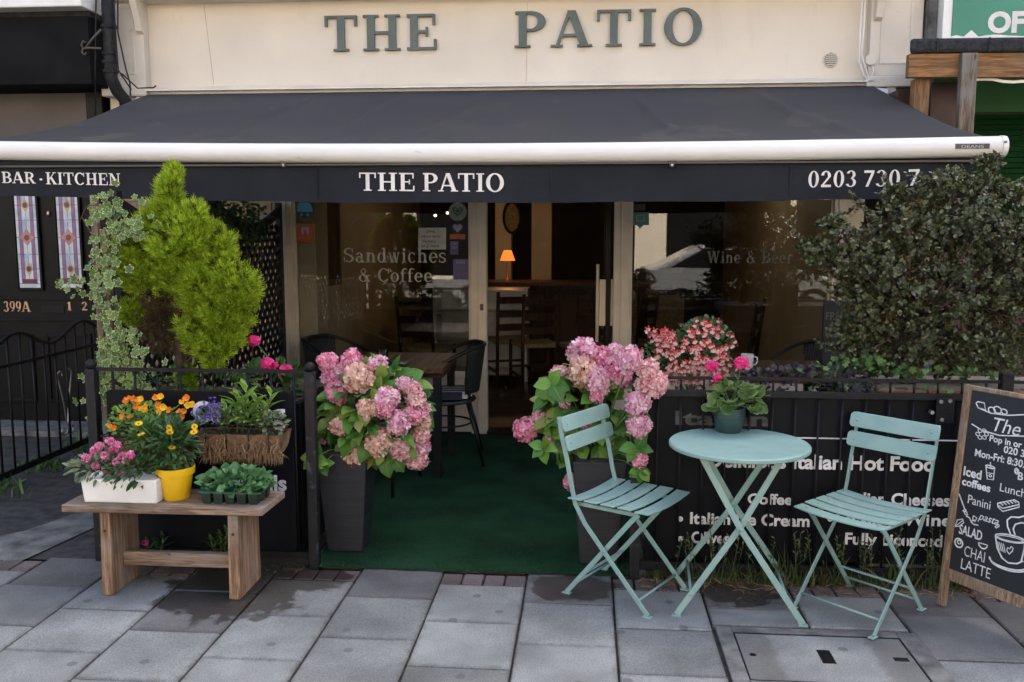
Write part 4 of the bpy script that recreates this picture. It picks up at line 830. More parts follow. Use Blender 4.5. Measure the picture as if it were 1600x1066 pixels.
# downpipe, cables, iron bracket
dp = thing('downpipe', 'black rainwater downpipe with a bend beside the cream pilaster', 'pipe', (-3.62, 6.8, 2.3))
x, y = P(171, 60, 6.78).x, 6.78
q = [P(166, -60, y), P(171, 70, y), P(174, 122, y), P(183, 142, y + .03), P(196, 158, y + .08), P(199, 190, y + .12)]
MB().tube(q, .047, 14).build('pipe', 'pipe', dp, smooth=True)
for v, u in ((42, 170), (84, 171.5), (97, 172), (112, 173)): c = P(u, v, y); MB().tube([(c.x, y, c.z - .012), (c.x, y, c.z + .012)], .057, 14).build('collar', 'pipe', dp, smooth='auto')
for pts in (((178, 0), (181, 60), (185, 110), (205, 140)), ((184, 0), (184, 50), (196, 105), (203, 130), (204, 150)), ((190, 115), (215, 138), (240, 137), (244, 134)), ((150, 0), (149, 90), (149, 180))):
    o = MB().tube([P(u, v, 6.74) for u, v in pts], .0055, 6).build('cable', 'pipe', dp, smooth=True)
MB().tube([P(u, v, 6.70) for u, v in ((158, 46), (145, 60), (133, 76))], .008, 6).tube([P(u, v, 6.70) for u, v in ((158, 76), (140, 75), (130, 76))], .008, 6).tube([P(u, v, 6.70) for u, v in ((130, 76), (128, 82), (132, 86), (135, 82))], .007, 6).tube([P(u, v, 6.70) for u, v in ((130, 76), (127, 70), (130, 64), (134, 67))], .007, 6).build('scroll_bracket', 'brown', dp, smooth=True)

# ================================================================ RIGHT NEIGHBOUR
rb = thing('green_shop_building', 'green neighbouring shop with a felt roofed timber lean to', 'building', (4, 7.2, 0))
MB().box(2.395, 12, 7.25, 16, 0, 8.2).build('wall', 'redbrown', rb)
MB().box(2.46, 2.52, 6.80, 7.249, 2.86, 3.6).build('sign_edge', 'white', rb); MB().box(2.40, 2.458, 6.9, 7.249, 2.4, 3.6).build('grey_pier', 'tarconc', rb)
a = P(1457, 60, 6.78)
sb = MB().box(2.5205, 9, 6.79, 7.249, 2.86, 3.7).build('sign_panel', 'greensign', rb); 
q = P(1543, 50, 6.785); sans('OFF LICENCE', (q.x, 6.7895, q.z), FX, FZ, .135, None, .045, 'letterwhite', rb)
tp = []; x = 2.50; i = 0
up_ = [Vector((2.50 + .05 * i, 6.786, 2.972 + random.uniform(-.008, .008) + (.045 if i == 3 else 0))) for i in range(60)]
MB().ext([Vector((5.5, 6.786, 2.84)), *reversed(up_), Vector((2.50, 6.786, 2.84))], (0, 1, 0), .003).build('torn_edge', 'white', rb)
ro = MB().hexa([(2.02, 6.12, 2.745), (9, 6.12, 2.72), (9, 7.24, 2.80), (2.31, 6.92, 2.80)], [(2.02, 6.12, 2.835), (9, 6.12, 2.81), (9, 7.24, 2.84), (2.31, 6.92, 2.84)]).build('felt_roof', 'felt', rb, bevel=.02)
for u in (1465, 1546): q = P(u, 74, 6.115); MB().box(q.x - .004, q.x + .004, 6.112, 6.1195, 2.745, 2.832).build('felt_lap', 'felt', rb)
MB().hexa([(2.03, 6.15, 2.60), (9, 6.15, 2.50), (9, 6.21, 2.50), (2.03, 6.21, 2.60)], [(2.03, 6.15, 2.744), (9, 6.15, 2.72), (9, 6.21, 2.72), (2.03, 6.21, 2.744)]).build('beam', 'timberh', rb, bevel=.004)
wv = [Vector((2.27 + .06 * i, 6.19, 2.605 - .0145 * .06 * i * 1 - (i * .004) + .006 * math.sin(i * 1.7))) for i in range(40)]
MB().path_bar(wv, .018, .004, (0, 1, 0)).build('plastic_edging', 'white', rb)
a = P(1440, 150, 6.24); MB().box(a.x - .055, a.x + .04, 6.215, 6.30, 1.2, 2.60).build('post', 'timber', rb, bevel=.004)
a = P(1508, 150, 6.13); MB().box(a.x - .045, a.x + .05, 6.09, 6.149, 1.2, 2.735).build('post', 'stake', rb, bevel=.004)
MB().box(2.3, 2.56, 6.5, 7.0, 2.25, 2.62).build('meter_box', 'redbrown', rb, bevel=.006)
MB().box(2.14, 2.3, 6.7, 6.99, 2.2, 2.6).build('meter_box', 'redbrown', rb, bevel=.006)
MB().box(2.53, 9, 7.2, 7.249, 2.50, 2.85).build('green_board', 'greenpaint', rb)
for i in range(24):
    z = 2.49 - i * .04
    if z > 1.6: MB().hexa([(2.5, 7.20, z - .038), (9, 7.20, z - .038), (9, 7.249, z - .038), (2.5, 7.249, z - .038)], [(2.5, 7.222, z - .004), (9, 7.222, z - .004), (9, 7.249, z), (2.5, 7.249, z)]).build('shutter_slat', 'shutter', rb)
    elif z > 1.2: pass
MB().box(2.5, 9, 7.1, 7.249, 0, 1.62).build('low_board', 'redbrown', rb)

# ================================================================ FENCES
YF = 4.20
def fpost(t, x, ztop=.965):
    p = MB().box(x - .024, x + .024, YF - .024, YF + .024, -.02, ztop).build('post', 'ironworn', t, bevel=.003)
    MB().sphere((x, YF, ztop + .022), .026, 14, 10).build('ball_finial', 'iron', p, smooth=True)
fl = thing('iron_fence', 'black iron fence with a sign panel behind the flower bench', 'fence', (-1.86, YF, 0))
fpost(fl, -2.405); fpost(fl, -1.316)
MB().box(-2.38, -1.341, YF - .006, YF + .006, .955, .972).build('rail', 'iron', fl); MB().box(-2.38, -1.341, YF - .012, YF + .012, .04, .07).build('rail', 'iron', fl)
for i in range(9): x = -2.30 + i * .113; MB().tube([(x, YF, .07), (x, YF, .955)], .006, 6).build('bar', 'iron', fl, smooth=True)
def rrect(x0, x1, z0, z1, r, y, n=5):
    o = []
    for cx, cz, a0 in ((x1 - r, z1 - r, 0), (x0 + r, z1 - r, 90), (x0 + r, z0 + r, 180), (x1 - r, z0 + r, 270)):
        for i in range(n + 1): a = R(a0 + 90 * i / n); o.append(Vector((cx + r * math.cos(a), y, cz + r * math.sin(a))))
    return o
pn = MB().ext(list(reversed(rrect(-2.33, -1.40, .075, .865, .025, YF - .010))), (0, -1, 0), .006).build('sign_panel', 'panel', fl, bevel=.002)
a = P(302, 658, YF - .018); b = P(446, 659, YF - .018); sans('Catering', a, FX, FZ, .10, b.x - a.x, .03, 'signwhite', pn)
a = P(318, 763, YF - .018); b = P(448, 763, YF - .018); sans('Cocktails', a, FX, FZ, .075, b.x - a.x, .03, 'signwhite', pn)

fr_ = thing('iron_railing', 'black iron railing with a black food banner behind the mint table', 'fence', (1.3, YF, 0))
fpost(fr_, .238)
MB().box(.2625, 2.45, YF - .006, YF + .006, .952, .966).build('rail', 'iron', fr_); MB().box(.2625, 2.45, YF - .012, YF + .012, .872, .902).build('rail', 'iron', fr_, bevel=.002); MB().box(.2625, 2.45, YF - .014, YF + .014, .035, .075).build('rail', 'iron', fr_, bevel=.002)
x = .335
while x < 2.42:
    MB().tube([(x, YF - .0, .075), (x, YF, .872)], .0052, 6).build('bar', 'iron', fr_, smooth=True); MB().tube([(x, YF, .902), (x, YF, .953)], .0052, 6).build('bar', 'iron', fr_, smooth=True); x += .1045
bn = MB().box(.29, 2.44, YF + .024, YF + .028, .085, .869).build('banner', 'panel', fr_)
YB = YF + .0238
def onban(tx, u0, u1, v, hpx, m='signwhite', bold=.03): a = P(u0, v, YB); b = P(u1, v, YB); sans(tx, (a.x, YB, a.z), FX, FZ, hpx / 338.0, b.x - a.x, bold, m, bn)
onban('Delicious Italian Hot Food', 1106, 1459, 729, 23); onban('Coffee', 1168, 1238, 787, 17); onban('Italian Ice Cream', 1078, 1265, 818, 19); onban('Olives', 1080, 1140, 848, 19)
onban('Italian Cheeses', 1322, 1484, 787, 19); onban('Italian Wines', 1322, 1500, 818, 19); onban('Fully Licenced', 1320, 1472, 850, 19)
onban('Italian', 1055, 1200, 663, 22, 'ghost')
for u, v in ((1063, 811), (1063, 842), (1297, 780), (1297, 811)):
    c = P(u, v, YB); MB().ext([Vector((c.x + .013 * math.cos(t), YB - .001, c.z + .013 * math.sin(t))) for t in [2 * math.pi * i / 14 for i in range(14)]], (0, -1, 0), .0006).build('bullet', 'signwhite', bn)
a = P(1130, 682, YB); MB().box(a.x, 1.95, YB - .0016, YB - .0006, a.z - .003, a.z + .003).build('white_line', 'signwhite', bn)
for u, v in ((1471, 628), (1457, 645), (1472, 656), (1485, 627)):
    c = P(u, v, YF - .03); MB().tube([(c.x, YF - .03, c.z), (c.x, YF - .0, c.z)], .009, 8).build('bolt', 'steel', fr_)
a = P(1470, 640, YF); MB().box(a.x - .03, a.x + .05, YF - .026, YF - .016, a.z - .06, a.z + .055).build('hinge_plate', 'iron', fr_, bevel=.003)
mb = MB().box(1.86, 1.91, YF - .02, YF + .03, -.02, 1.0).build('end_post', 'iron', fr_, bevel=.003)

# alley gate, standing open along the passage
gt = thing('wrought_iron_gate', 'black wrought iron gate with wavy top and scroll in the alley', 'gate', (-3.72, 5.9, 0))
gx = -3.72
g0, g1 = 5.10, 6.72
def wave(y): return .905 + .055 * math.sin((y - 5.42) * 2 * math.pi / .78)
MB().path_bar([(gx, g0 + (g1 - g0) * i / 48, wave(g0 + (g1 - g0) * i / 48)) for i in range(49)], .018, .018, (1, 0, 0)).build('top_rail', 'iron', gt)
MB().box(gx - .008, gx + .008, g0, g1, .755, .775).build('rail', 'iron', gt); MB().box(gx - .01, gx + .01, g0, g1, .045, .085).build('rail', 'iron', gt)
for i in range(13): y = g0 + .03 + i * .13; MB().tube([(gx, y, .085), (gx, y, wave(y))], .0075, 6).build('bar', 'iron', gt, smooth=True)
for y in (g0 - .02, g1 + .02): MB().box(gx - .02, gx + .02, y - .02, y + .02, -.02, .98).build('gate_post', 'iron', gt, bevel=.003)
def spiral(c, r0, r1, a0, a1, n=18): return [Vector((gx - .012, c[0] + (r0 + (r1 - r0) * i / n) * math.cos(R(a0 + (a1 - a0) * i / n)), c[1] + (r0 + (r1 - r0) * i / n) * math.sin(R(a0 + (a1 - a0) * i / n)))) for i in range(n + 1)]
for s_ in (-1, 1):
    pts = spiral((6.16 + s_ * .045, .60), .012, .045, 200, 0) if s_ > 0 else spiral((6.16 - .045, .60), .012, .045, -20, 180)
    pts += [Vector((gx - .012, 6.16 + s_ * .03, .4)), Vector((gx - .012, 6.16 + s_ * .012, .26))]
    pts += spiral((6.16 + s_ * .045, .20), .05, .014, 150, 460) if s_ > 0 else spiral((6.16 - .045, .20), .05, .014, 30, -280)
    MB().tube(pts, .006, 6).build('scroll', 'steel', gt, smooth=True)

# trellis along the left side of the patio
tr = thing('trellis', 'black diamond lattice trellis along the side of the patio', 'trellis', (-2.42, 5.8, 0))
tx = -2.42
for (y0, y1) in ((4.55, 5.78), (5.84, 7.05)):
    for ya, yb in ((y0 - .03, y0 + .03), (y1 - .045, y1 + .015)): MB().box(tx - .02, tx + .02, ya, yb, 0, 1.84).build('trellis_post', 'iron', tr, bevel=.003)
    mb = MB(); n = 16
    top = [(y0 + .0305 + (y1 - .0455 - y0 - .0305) * i / n, 1.80 - .12 * math.sin(math.pi * i / n)) for i in range(n + 1)]
    mb.ext([Vector((tx - .012, y, z - .07)) for y, z in top] + [Vector((tx - .012, y, z)) for y, z in reversed(top)], (1, 0, 0), .024); mb.build('top_board', 'iron', tr)
    zb, zt = .2, 1.66; sp = .105
    for sgn in (1, -1):
        c0 = (zb - y1) if sgn > 0 else (zb + y0); c1 = (zt - y0) if sgn > 0 else (zt + y1); c = c0 + sp / 2
        while c < c1:
            ya, yb = y0 + .03, y1 - .045
            za, zb_ = (ya + c, yb + c) if sgn > 0 else (c - ya, c - yb)
            def clip(y_): return (y_ + c) if sgn > 0 else (c - y_)
            ys = sorted([max(ya, min(yb, (zb - c) if sgn > 0 else (c - zb))), max(ya, min(yb, (zt - c) if sgn > 0 else (c - zt)))])
            if ys[1] - ys[0] > .02: MB().bar((tx + sgn * .005, ys[0], clip(ys[0])), (tx + sgn * .005, ys[1], clip(ys[1])), .035, .007, (1, 0, 0)).build('slat', 'iron', tr)
            c += sp
    MB().box(tx - .015, tx + .015, y0 + .0305, y1 - .0455, .14, .2).build('bottom_rail', 'iron', tr)

# ================================================================ BENCH AND WHAT STANDS ON IT
bench = thing('wooden_bench', 'weathered wooden bench with plank legs holding potted flowers', 'bench', (-1.87, 3.9, 0))
BZ = .42
top = [G(103, 785, BZ), G(440, 788, BZ), G(445, 765, BZ), G(150, 765, BZ)]
bx0, bx1, by0, by1 = -2.33, -1.415, 3.755, 4.055
MB().hexa([(bx0, by0, BZ - .035), (bx1, by0 + .02, BZ - .035), (bx1 + .01, by1, BZ - .035), (bx0, by1, BZ - .035)], [(bx0, by0, BZ), (bx1, by0 + .02, BZ), (bx1 + .01, by1, BZ), (bx0, by1, BZ)]).build('seat', 'woodold', bench, bevel=.006)
for x0 in (-2.165, -1.575):
    l = MB().hexa([(x0 - .003, 3.765, 0), (x0 + .05, 3.765, 0), (x0 + .05, 4.03, 0), (x0 - .003, 4.03, 0)], [(x0, 3.775, BZ - .0355), (x0 + .047, 3.775, BZ - .0355), (x0 + .047, 4.03, BZ - .0355), (x0, 4.03, BZ - .0355)]).build('leg', 'woodleg', bench, bevel=.005)
    MB().tube([(x0 + .0235, 3.7685, .30), (x0 + .0235, 3.775, .30)], .006, 10).build('dowel', 'darkwood', l)
MB().box(-2.114, -1.579, 3.865, 3.905, .105, .17).build('stretcher', 'woodold', bench, bevel=.004)

wt_ = thing('flower_trough', 'white rectangular trough of pink verbena on the left end of the bench', 'planter', (-2.1, 3.86, BZ))
tx0, tx1 = P(129, 785, 3.80).x, P(246, 785, 3.80).x
MB().hexa([(tx0 + .008, 3.80, BZ + .0005), (tx1 - .004, 3.80, BZ + .0005), (tx1 - .004, 3.93, BZ + .0005), (tx0 + .008, 3.93, BZ + .0005)], [(tx0, 3.79, BZ + .112), (tx1 + .004, 3.79, BZ + .112), (tx1 + .004, 3.94, BZ + .112), (tx0, 3.94, BZ + .112)]).build('trough', 'white', wt_, bevel=.006)
GREENL = leafmat('leaf_mid', [(.045, .10, .025), (.075, .16, .038), (.125, .22, .055)], .25); M['leaf_mid'] = GREENL
M['leaf_dark'] = leafmat('leaf_dark', [(.024, .06, .02), (.042, .095, .03), (.062, .125, .04)], .2)
M['leaf_grey'] = leafmat('leaf_grey', [(.09, .13, .07), (.14, .18, .10), (.20, .23, .15)], .2)
M['leaf_bright'] = leafmat('leaf_bright', [(.13, .24, .035), (.2, .34, .055), (.28, .42, .09)], .35)
M['leaf_seed'] = leafmat('leaf_seedling', [(.055, .15, .055), (.085, .21, .08), (.125, .26, .11)], .3)
M['leaf_purple'] = leafmat('leaf_purple', [(.02, .012, .03), (.035, .02, .045), (.05, .06, .03)], .2)
M['fl_pink'] = leafmat('verbena_pink', [(.45, .04, .16), (.6, .12, .28), (.7, .45, .55)], .25, .6, ((.75, .6, .68), .75))
M['fl_magenta'] = leafmat('geranium_pink', [(.55, .012, .12), (.68, .03, .2), (.75, .06, .28)], .25, .6)
M['fl_orange'] = leafmat('orange_petals', [(.72, .13, .01), (.8, .22, .015), (.8, .3, .02)], .3, .6); M['fl_amber'] = leafmat('amber_petals', [(.8, .38, .01), (.8, .45, .02), (.8, .52, .03)], .3, .6)
M['fl_yellow'] = leafmat('yellow_petals', [(.8, .45, .005), (.82, .52, .01), (.82, .58, .02)], .3, .6); M['fl_blue'] = leafmat('lobelia_petals', [(.09, .05, .28), (.14, .08, .38), (.2, .14, .45)], .25, .6)
M['fl_white'] = leafmat('white_petals', [(.7, .66, .62), (.75, .6, .58), (.76, .72, .7)], .3, .6); M['fl_red'] = leafmat('red_sepals', [(.5, .03, .045), (.6, .06, .07), (.62, .16, .17)], .25, .6)
M['fl_centre'] = mat('flower_centre', (.35, .14, .01), .8, .2, 20)
OV = oval(); OVN = oval(.17, .05, .12); OVR = oval(.42, .1, .12)
def mound(name, m, parent, tpl, c, r, n, size, upb=.5, jit=.35, inner=.55, seed=None, normals=True, zmin=None, widths=None, kind='stuff'):
    d = sph(n); d[:, 2] = np.where(rng.random(n) < upb, np.abs(d[:, 2]), d[:, 2]); rad = inner + (1 - inner) * rng.random(n) ** .5
    pos = np.array(c) + d * np.array(r) * rad[:, None]
    if zmin is not None: pos[:, 2] = np.maximum(pos[:, 2], zmin)
    dr_ = d + rng.normal(0, jit, (n, 3)); nr = d * .5 + np.array([0, -.25, .8]) + rng.normal(0, .3, (n, 3))
    return scatter(name, m, parent, tpl, pos, dr_, rng.uniform(*size, n), normals=nr if normals else None, kind=kind, widths=widths)
def stems(parent, base, tips, r=.002, m='stem', name='stem'):
    mb = MB()
    for t in tips:
        t = Vector(t); b_ = Vector(base) + Vector((random.uniform(-.02, .02), random.uniform(-.02, .02), 0)); mid = b_.lerp(t, .55) + Vector((0, 0, .02)); mb.tube([b_, mid, t], r, 5)
    return mb.build(name, m, parent, smooth=True)
def blooms(name, m, parent, tpl, pts, size, face=(0, -.9, .5), jit=.35):
    for p in pts:
        d = np.array([face], float) + rng.normal(0, jit, (1, 3)); scatter(name, m, parent, tpl, [p], d, size * random.uniform(.85, 1.15))
def cluster(name, m, parent, tpl, c, r, n, size, petal_face=True):
    d = sph(n); d[:, 1] = -np.abs(d[:, 1]) * np.sign(rng.random(n) - .15); pos = np.array(c) + d * r * np.array([1, 1, .8])
    return scatter(name, m, parent, tpl, pos, d + np.array([0, -.1, .3]), rng.uniform(size * .8, size * 1.15, n))
zt = BZ + .11
mound('foliage', 'leaf_grey', wt_, OVN, (-2.2, 3.86, zt + .03), (.14, .08, .05), 220, (.03, .055), zmin=zt - .03)
mound('foliage', 'leaf_dark', wt_, OVN, (-2.02, 3.85, zt + .03), (.13, .08, .06), 260, (.03, .06), zmin=zt - .03)
heads = [(155, 697), (172, 688), (165, 712), (150, 727), (168, 735), (183, 722), (192, 712), (205, 710), (197, 718), (135, 715), (148, 703), (178, 702), (190, 736), (182, 695)]
for u, v in heads:
    cluster('flower_head', 'fl_pink', wt_, PETAL5, P(u, v, 3.82 + random.uniform(-.02, .03)), .016, 16, .012)
stems(wt_, (-2.15, 3.86, zt - .01), [P(u, v, 3.84) for u, v in heads])

yp = thing('yellow_flower_pot', 'bright yellow plastic pot of yellow daisies on the bench', 'flower pot', (0, 0, 0)); c = G(279, 776, BZ); c = Vector((c.x, 3.90, BZ)); yp.location = c
MB().lathe([(0, BZ + .0005), (.056, BZ + .0005), (.06, BZ + .006), (.077, BZ + .115), (.085, BZ + .117), (.088, BZ + .148), (.083, BZ + .15), (.078, BZ + .12), (0, BZ + .118)], (c.x, c.y, 0), 36).build('pot', 'yellow', yp, smooth='auto')
MB().lathe([(0, BZ + .132), (.079, BZ + .130)], (c.x, c.y, 0), 18).build('compost', 'soil', yp)
mound('foliage', 'leaf_dark', yp, OVN, (c.x + .0, c.y, BZ + .24), (.085, .08, .12), 520, (.03, .055), inner=.3, zmin=BZ + .13)
mound('foliage', 'leaf_mid', yp, OVN, (c.x - .12, c.y + .02, BZ + .26), (.07, .07, .10), 300, (.03, .055), inner=.3, zmin=BZ + .13)
dz = [(250, 385), (510, 455), (525, 585), (270, 475), (715, 410), (710, 455), (505, 420)]
pts = [P(170 + a / 5.333, 590 + b / 5.333, 3.83) for a, b in dz]
blooms('flower', 'fl_yellow', yp, DAISY, pts, .019); 
for p in pts: MB().sphere(p + Vector((0, -.003, .001)), .0045, 8, 5).build('flower_centre', 'fl_centre', yp, smooth=True)
stems(yp, (c.x, c.y, BZ + .13), pts)

st_ = thing('seedling_tray', 'black cell tray of green seedlings on the right end of the bench', 'seed tray', (-1.6, 3.9, BZ))
a = P(314, 783, 3.83); b = P(405, 783, 3.83); n = 5; cw = (b.x - a.x) / n
for j in range(3):
    for i in range(n):
        x = a.x + cw * (i + .5) + j * .004; y = 3.845 + j * .052; w1, w2 = cw * .34, cw * .43
        MB().hexa([(x - w1, y - w1, BZ + .0005), (x + w1, y - w1, BZ + .0005), (x + w1, y + w1, BZ + .0005), (x - w1, y + w1, BZ + .0005)], [(x - w2, y - w2, BZ + .05), (x + w2, y - w2, BZ + .05), (x + w2, y + w2, BZ + .05), (x - w2, y + w2, BZ + .05)]).build('cell', 'tray', st_, bevel=.002)
MB().box(a.x - .006, b.x + .012, 3.818, 3.98, BZ + .0502, BZ + .058).build('tray_rim', 'traygreen', st_, bevel=.001)
mound('foliage', 'leaf_seed', st_, OVR, ((a.x + b.x) / 2 + .01, 3.89, BZ + .075), (.165, .085, .062), 330, (.03, .05), upb=.85, inner=.35, zmin=BZ + .045)

# coir hanging baskets hooked on the fence
def basket(label, u0, u1, vt, vb, yc=4.10, hair=1500):
    a = P(u0, vt, yc); b = P(u1, vb, yc); t = thing('hanging_basket', label, 'flower basket', ((a.x + b.x) / 2, yc, b.z), 'coir baskets hooked on the fence')
    cx, w, h = (a.x + b.x) / 2, (b.x - a.x) / 2, a.z - b.z
    mb = MB(); n, m_ = 16, 6
    for i in range(n + 1):
        s_ = -1 + 2 * i / n; k_ = (1 - .10 * s_ ** 8)
        for j in range(m_ + 1):
            q_ = math.pi * j / m_; mb.v.append(Vector((cx + s_ * w * (1 - .12 * (j not in (0, m_)) * 0 - .14 * math.sin(q_)), yc - .075 * math.cos(q_) * k_, a.z - h * math.sin(q_) ** .6 * k_ + random.uniform(-.004, .004))))
    for i in range(n):
        for j in range(m_): mb.f.append((i * (m_ + 1) + j, (i + 1) * (m_ + 1) + j, (i + 1) * (m_ + 1) + j + 1, i * (m_ + 1) + j + 1)); mb.m.append(0)
    for i in (0, n): mb.f.append(tuple(i * (m_ + 1) + j for j in range(m_ + 1))); mb.m.append(0)
    mb.build('coir_liner', 'coir', t, smooth=True)
    s_ = rng.uniform(-1, 1, hair); q_ = rng.uniform(0, 1.9, hair)
    pos = np.stack([cx + s_ * w * (1 - .14 * np.sin(q_)), yc - .078 * np.cos(q_), a.z - h * np.sin(q_) ** .6], 1)
    d = np.stack([rng.normal(0, .6, hair), -np.abs(rng.normal(.3, .4, hair)), rng.normal(-.9, .6, hair)], 1)
    scatter('coir_fibre', 'coirhair', t, BLADE, pos, d, rng.uniform(.025, .06, hair), kind='stuff', widths=.45)
    mb = MB()
    for s_ in (-.7, -.25, .25, .7): mb.tube([(cx + s_ * w * 1.0, yc - .082 * math.cos(math.pi * j / 8), a.z + .04 * (j == 0) - h * 1.05 * math.sin(math.pi * j / 8) ** .6 + .002) for j in range(9)], .003, 5)
    mb.tube([(cx - w, yc - .082, a.z + .045), (cx + w, yc - .082, a.z + .045), (cx + w, yc + .07, a.z + .045), (cx - w, yc + .07, a.z + .045), (cx - w, yc - .082, a.z + .045)], .0035, 5)
    mb.build('wire_frame', 'iron', t, smooth=True)
    MB().box(cx - w * .9, cx + w * .9, yc - .06, yc + .06, a.z - .02, a.z - .006).build('compost', 'soil', t)
    return t, cx, w, a.z
hb, cx, w, z = basket('brown coir basket of purple lobelia and green lily leaves hooked on the fence', 312, 450, 672, 712)
mound('foliage', 'leaf_mid', hb, OVN, (cx - .15, 4.08, z + .04), (.085, .07, .075), 220, (.02, .035), zmin=z - .02)
pp = [P(330 + random.gauss(0, 11), 645 + random.gauss(0, 10), 4.03 + random.uniform(-.02, .04)) for _ in range(70)]
scatter('flowers', 'fl_blue', hb, PETAL5, pp, rng.normal(0, .4, (70, 3)) + np.array([0, -.8, .4]), rng.uniform(.007, .011, 70), kind='stuff')
def lily(parent, base, top, n, L, m='leaf_bright'):
    base = Vector(base); top = Vector(top); MB().tube([base, base.lerp(top, .5), top], .004, 6).build('stem', 'stem', parent, smooth=True)
    k_ = np.linspace(.2, 1, n); pos = np.array([base.lerp(top, t) for t in k_]); ang = np.arange(n) * 2.4
    d = np.stack([np.cos(ang), np.sin(ang), .25 + k_ * .9], 1); scatter('leaf_blades', m, parent, oval(.135, .05, .25), pos, d, 1.25 * L * (1.15 - .3 * k_), normals=np.stack([-np.cos(ang) * .3, -np.sin(ang) * .3, np.ones(n)], 1), kind='stuff')
for (u, v, L) in ((385, 612, .10), (372, 625, .09), (400, 628, .09), (425, 618, .08), (352, 640, .08), (412, 640, .07)): lily(hb, (cx + (u - 385) / 500, 4.09, z - .01), P(u, v, 4.06), 16, L)
mound('foliage', 'leaf_grey', hb, OV, (cx + .16, 4.07, z + .04), (.06, .06, .05), 90, (.018, .035), zmin=z - .02)
hb2, cx, w, z = basket('brown coir basket of orange and yellow violas hooked on the fence', 172, 300, 690, 728, hair=350)
mound('foliage', 'leaf_bright', hb2, OV, (cx - .02, 4.08, z + .09), (.18, .07, .11), 420, (.015, .032), zmin=z - .02, inner=.2)
mound('foliage', 'leaf_mid', hb2, OV, (cx + .02, 4.08, z + .06), (.19, .07, .09), 280, (.02, .035), zmin=z - .02, inner=.2)
oz = [(170, 185), (240, 190), (210, 180), (395, 175), (415, 240), (120, 325), (180, 340), (55, 420), (650, 175), (590, 290), (610, 325), (510, 275), (260, 205), (150, 195), (620, 285), (15, 410), (225, 240)]
yz = [(270, 180), (430, 160), (450, 250), (290, 260), (605, 210), (665, 230), (705, 225), (430, 290), (310, 250), (275, 265)]
po = [P(170 + a / 5.333, 590 + b / 5.333, 4.02) for a, b in oz]; py = [P(170 + a / 5.333, 590 + b / 5.333, 4.01) for a, b in yz]
blooms('flower', 'fl_orange', hb2, POPPY, po, .0165, (0, -1, .35)); blooms('flower', 'fl_amber', hb2, POPPY, py, .0165, (0, -1, .35)); stems(hb2, (cx, 4.07, z), po + py, .0013)
# ================================================================ BISTRO SET
def bistro_chair():
    t = thing('bistro_chair', 'mint green folding metal bistro chair', 'chair'); hw = .185
    for s_ in (-1, 1):
        x = s_ * hw
        MB().path_bar([(x, .240, .815), (x, .225, .73), (x, .195, .62), (x, .175, .52), (x, .150, .43), (x, .10, .35), (x, -.215, .006)], .022, .007, (1, 0, 0)).build('back_leg', 'mint', t, bevel=.002)
        x2 = s_ * (hw - .016)
        MB().path_bar([(x2, -.155, .435), (x2, -.12, .40), (x2, .205, .006)], .022, .007, (1, 0, 0)).build('front_leg', 'mint', t, bevel=.002)
        MB().box(x - .016, x + .010, -.235, -.195, 0, .006).build('foot', 'mint', t, bevel=.002); MB().box(x2 - .010, x2 + .016, .185, .225, 0, .006).build('foot', 'mint', t, bevel=.002)
        MB().bar((s_ * (hw - .026), -.15, .428), (s_ * (hw - .026), .165, .428), .016, .006, (1, 0, 0)).build('seat_rail', 'mint', t)
        for (yy, zz) in ((.004, .243),): MB().tube([(x + s_ * .006, yy, zz), (x - s_ * .026, yy, zz)], .006, 8).build('pivot', 'mint', t, smooth=True)
    for i in range(5):
        y = -.185 + i * .083; mb = MB(); n = 10
        pts = []
        for k_ in range(n + 1): xx = -.205 + .41 * k_ / n; pts.append((xx, y, .447 + .012 * (abs(xx) / .205) ** 2.2 + (.004 if i == 0 else 0) - (.008 if i == 0 else 0)))
        sl_ = mb.path_bar(pts, .068, .007, (0, 0, 1)).build('seat_slat', 'mint', t, bevel=.003)
        for s_ in (-1, 1): MB().sphere((s_ * .16, y, .4585), .005, 8, 5, (1, 1, .5)).build('rivet', 'mint', sl_, smooth=True)
    for zc, yc in ((.785, .225), (.70, .205)):
        n = 10; w2, h2, r_ = .205, .033, .018
        base = rrect(-w2, w2, zc - h2, zc + h2, r_, 0); mb = MB()
        mb.ext([Vector((p.x, yc + .26 * (p.z - zc) - .012 + .05 * (1 - (p.x / w2) ** 2) * .25, p.z)) for p in reversed(base)], (0, -1, .0), .008)
        sl_ = mb.build('back_slat', 'mint', t, bevel=.002)
        for s_ in (-1, 1): MB().sphere((s_ * .17, yc - .021, zc), .006, 8, 5, (1, .5, 1)).build('rivet', 'mint', sl_, smooth=True)
    MB().tube([(-hw, -.165, .06), (hw, -.165, .06)], .0055, 8).build('rung', 'mint', t, smooth=True); MB().tube([(-hw + .016, .165, .055), (hw - .016, .165, .055)], .0055, 8).build('rung', 'mint', t, smooth=True)
    MB().bar((-hw + .016, .10, .125), (hw - .016, .10, .125), .014, .005, (0, 0, 1)).build('rung', 'mint', t)
    return t
bc1 = bistro_chair(); bc2 = clone(bc1)
bc1.location = (.184, 4.0, 0); bc1.rotation_euler.z = R(59); tag(bc1, 'mint folding bistro chair beside the right hydrangea, seat facing the table', 'chair', 'mint bistro chairs')
bc2.location = (1.197, 3.89, 0); bc2.rotation_euler.z = R(-46); tag(bc2, 'mint folding bistro chair between the round table and the chalkboard', 'chair', 'mint bistro chairs')
bt = thing('bistro_table', 'round mint green folding bistro table with crossed legs', 'table', (0, 0, 0))
MB().lathe([(0, .704), (.285, .704), (.298, .696), (.302, .700), (.302, .712), (.297, .717), (0, .717)], (0, 0, 0), 64).build('table_top', 'mint', bt, smooth='auto')
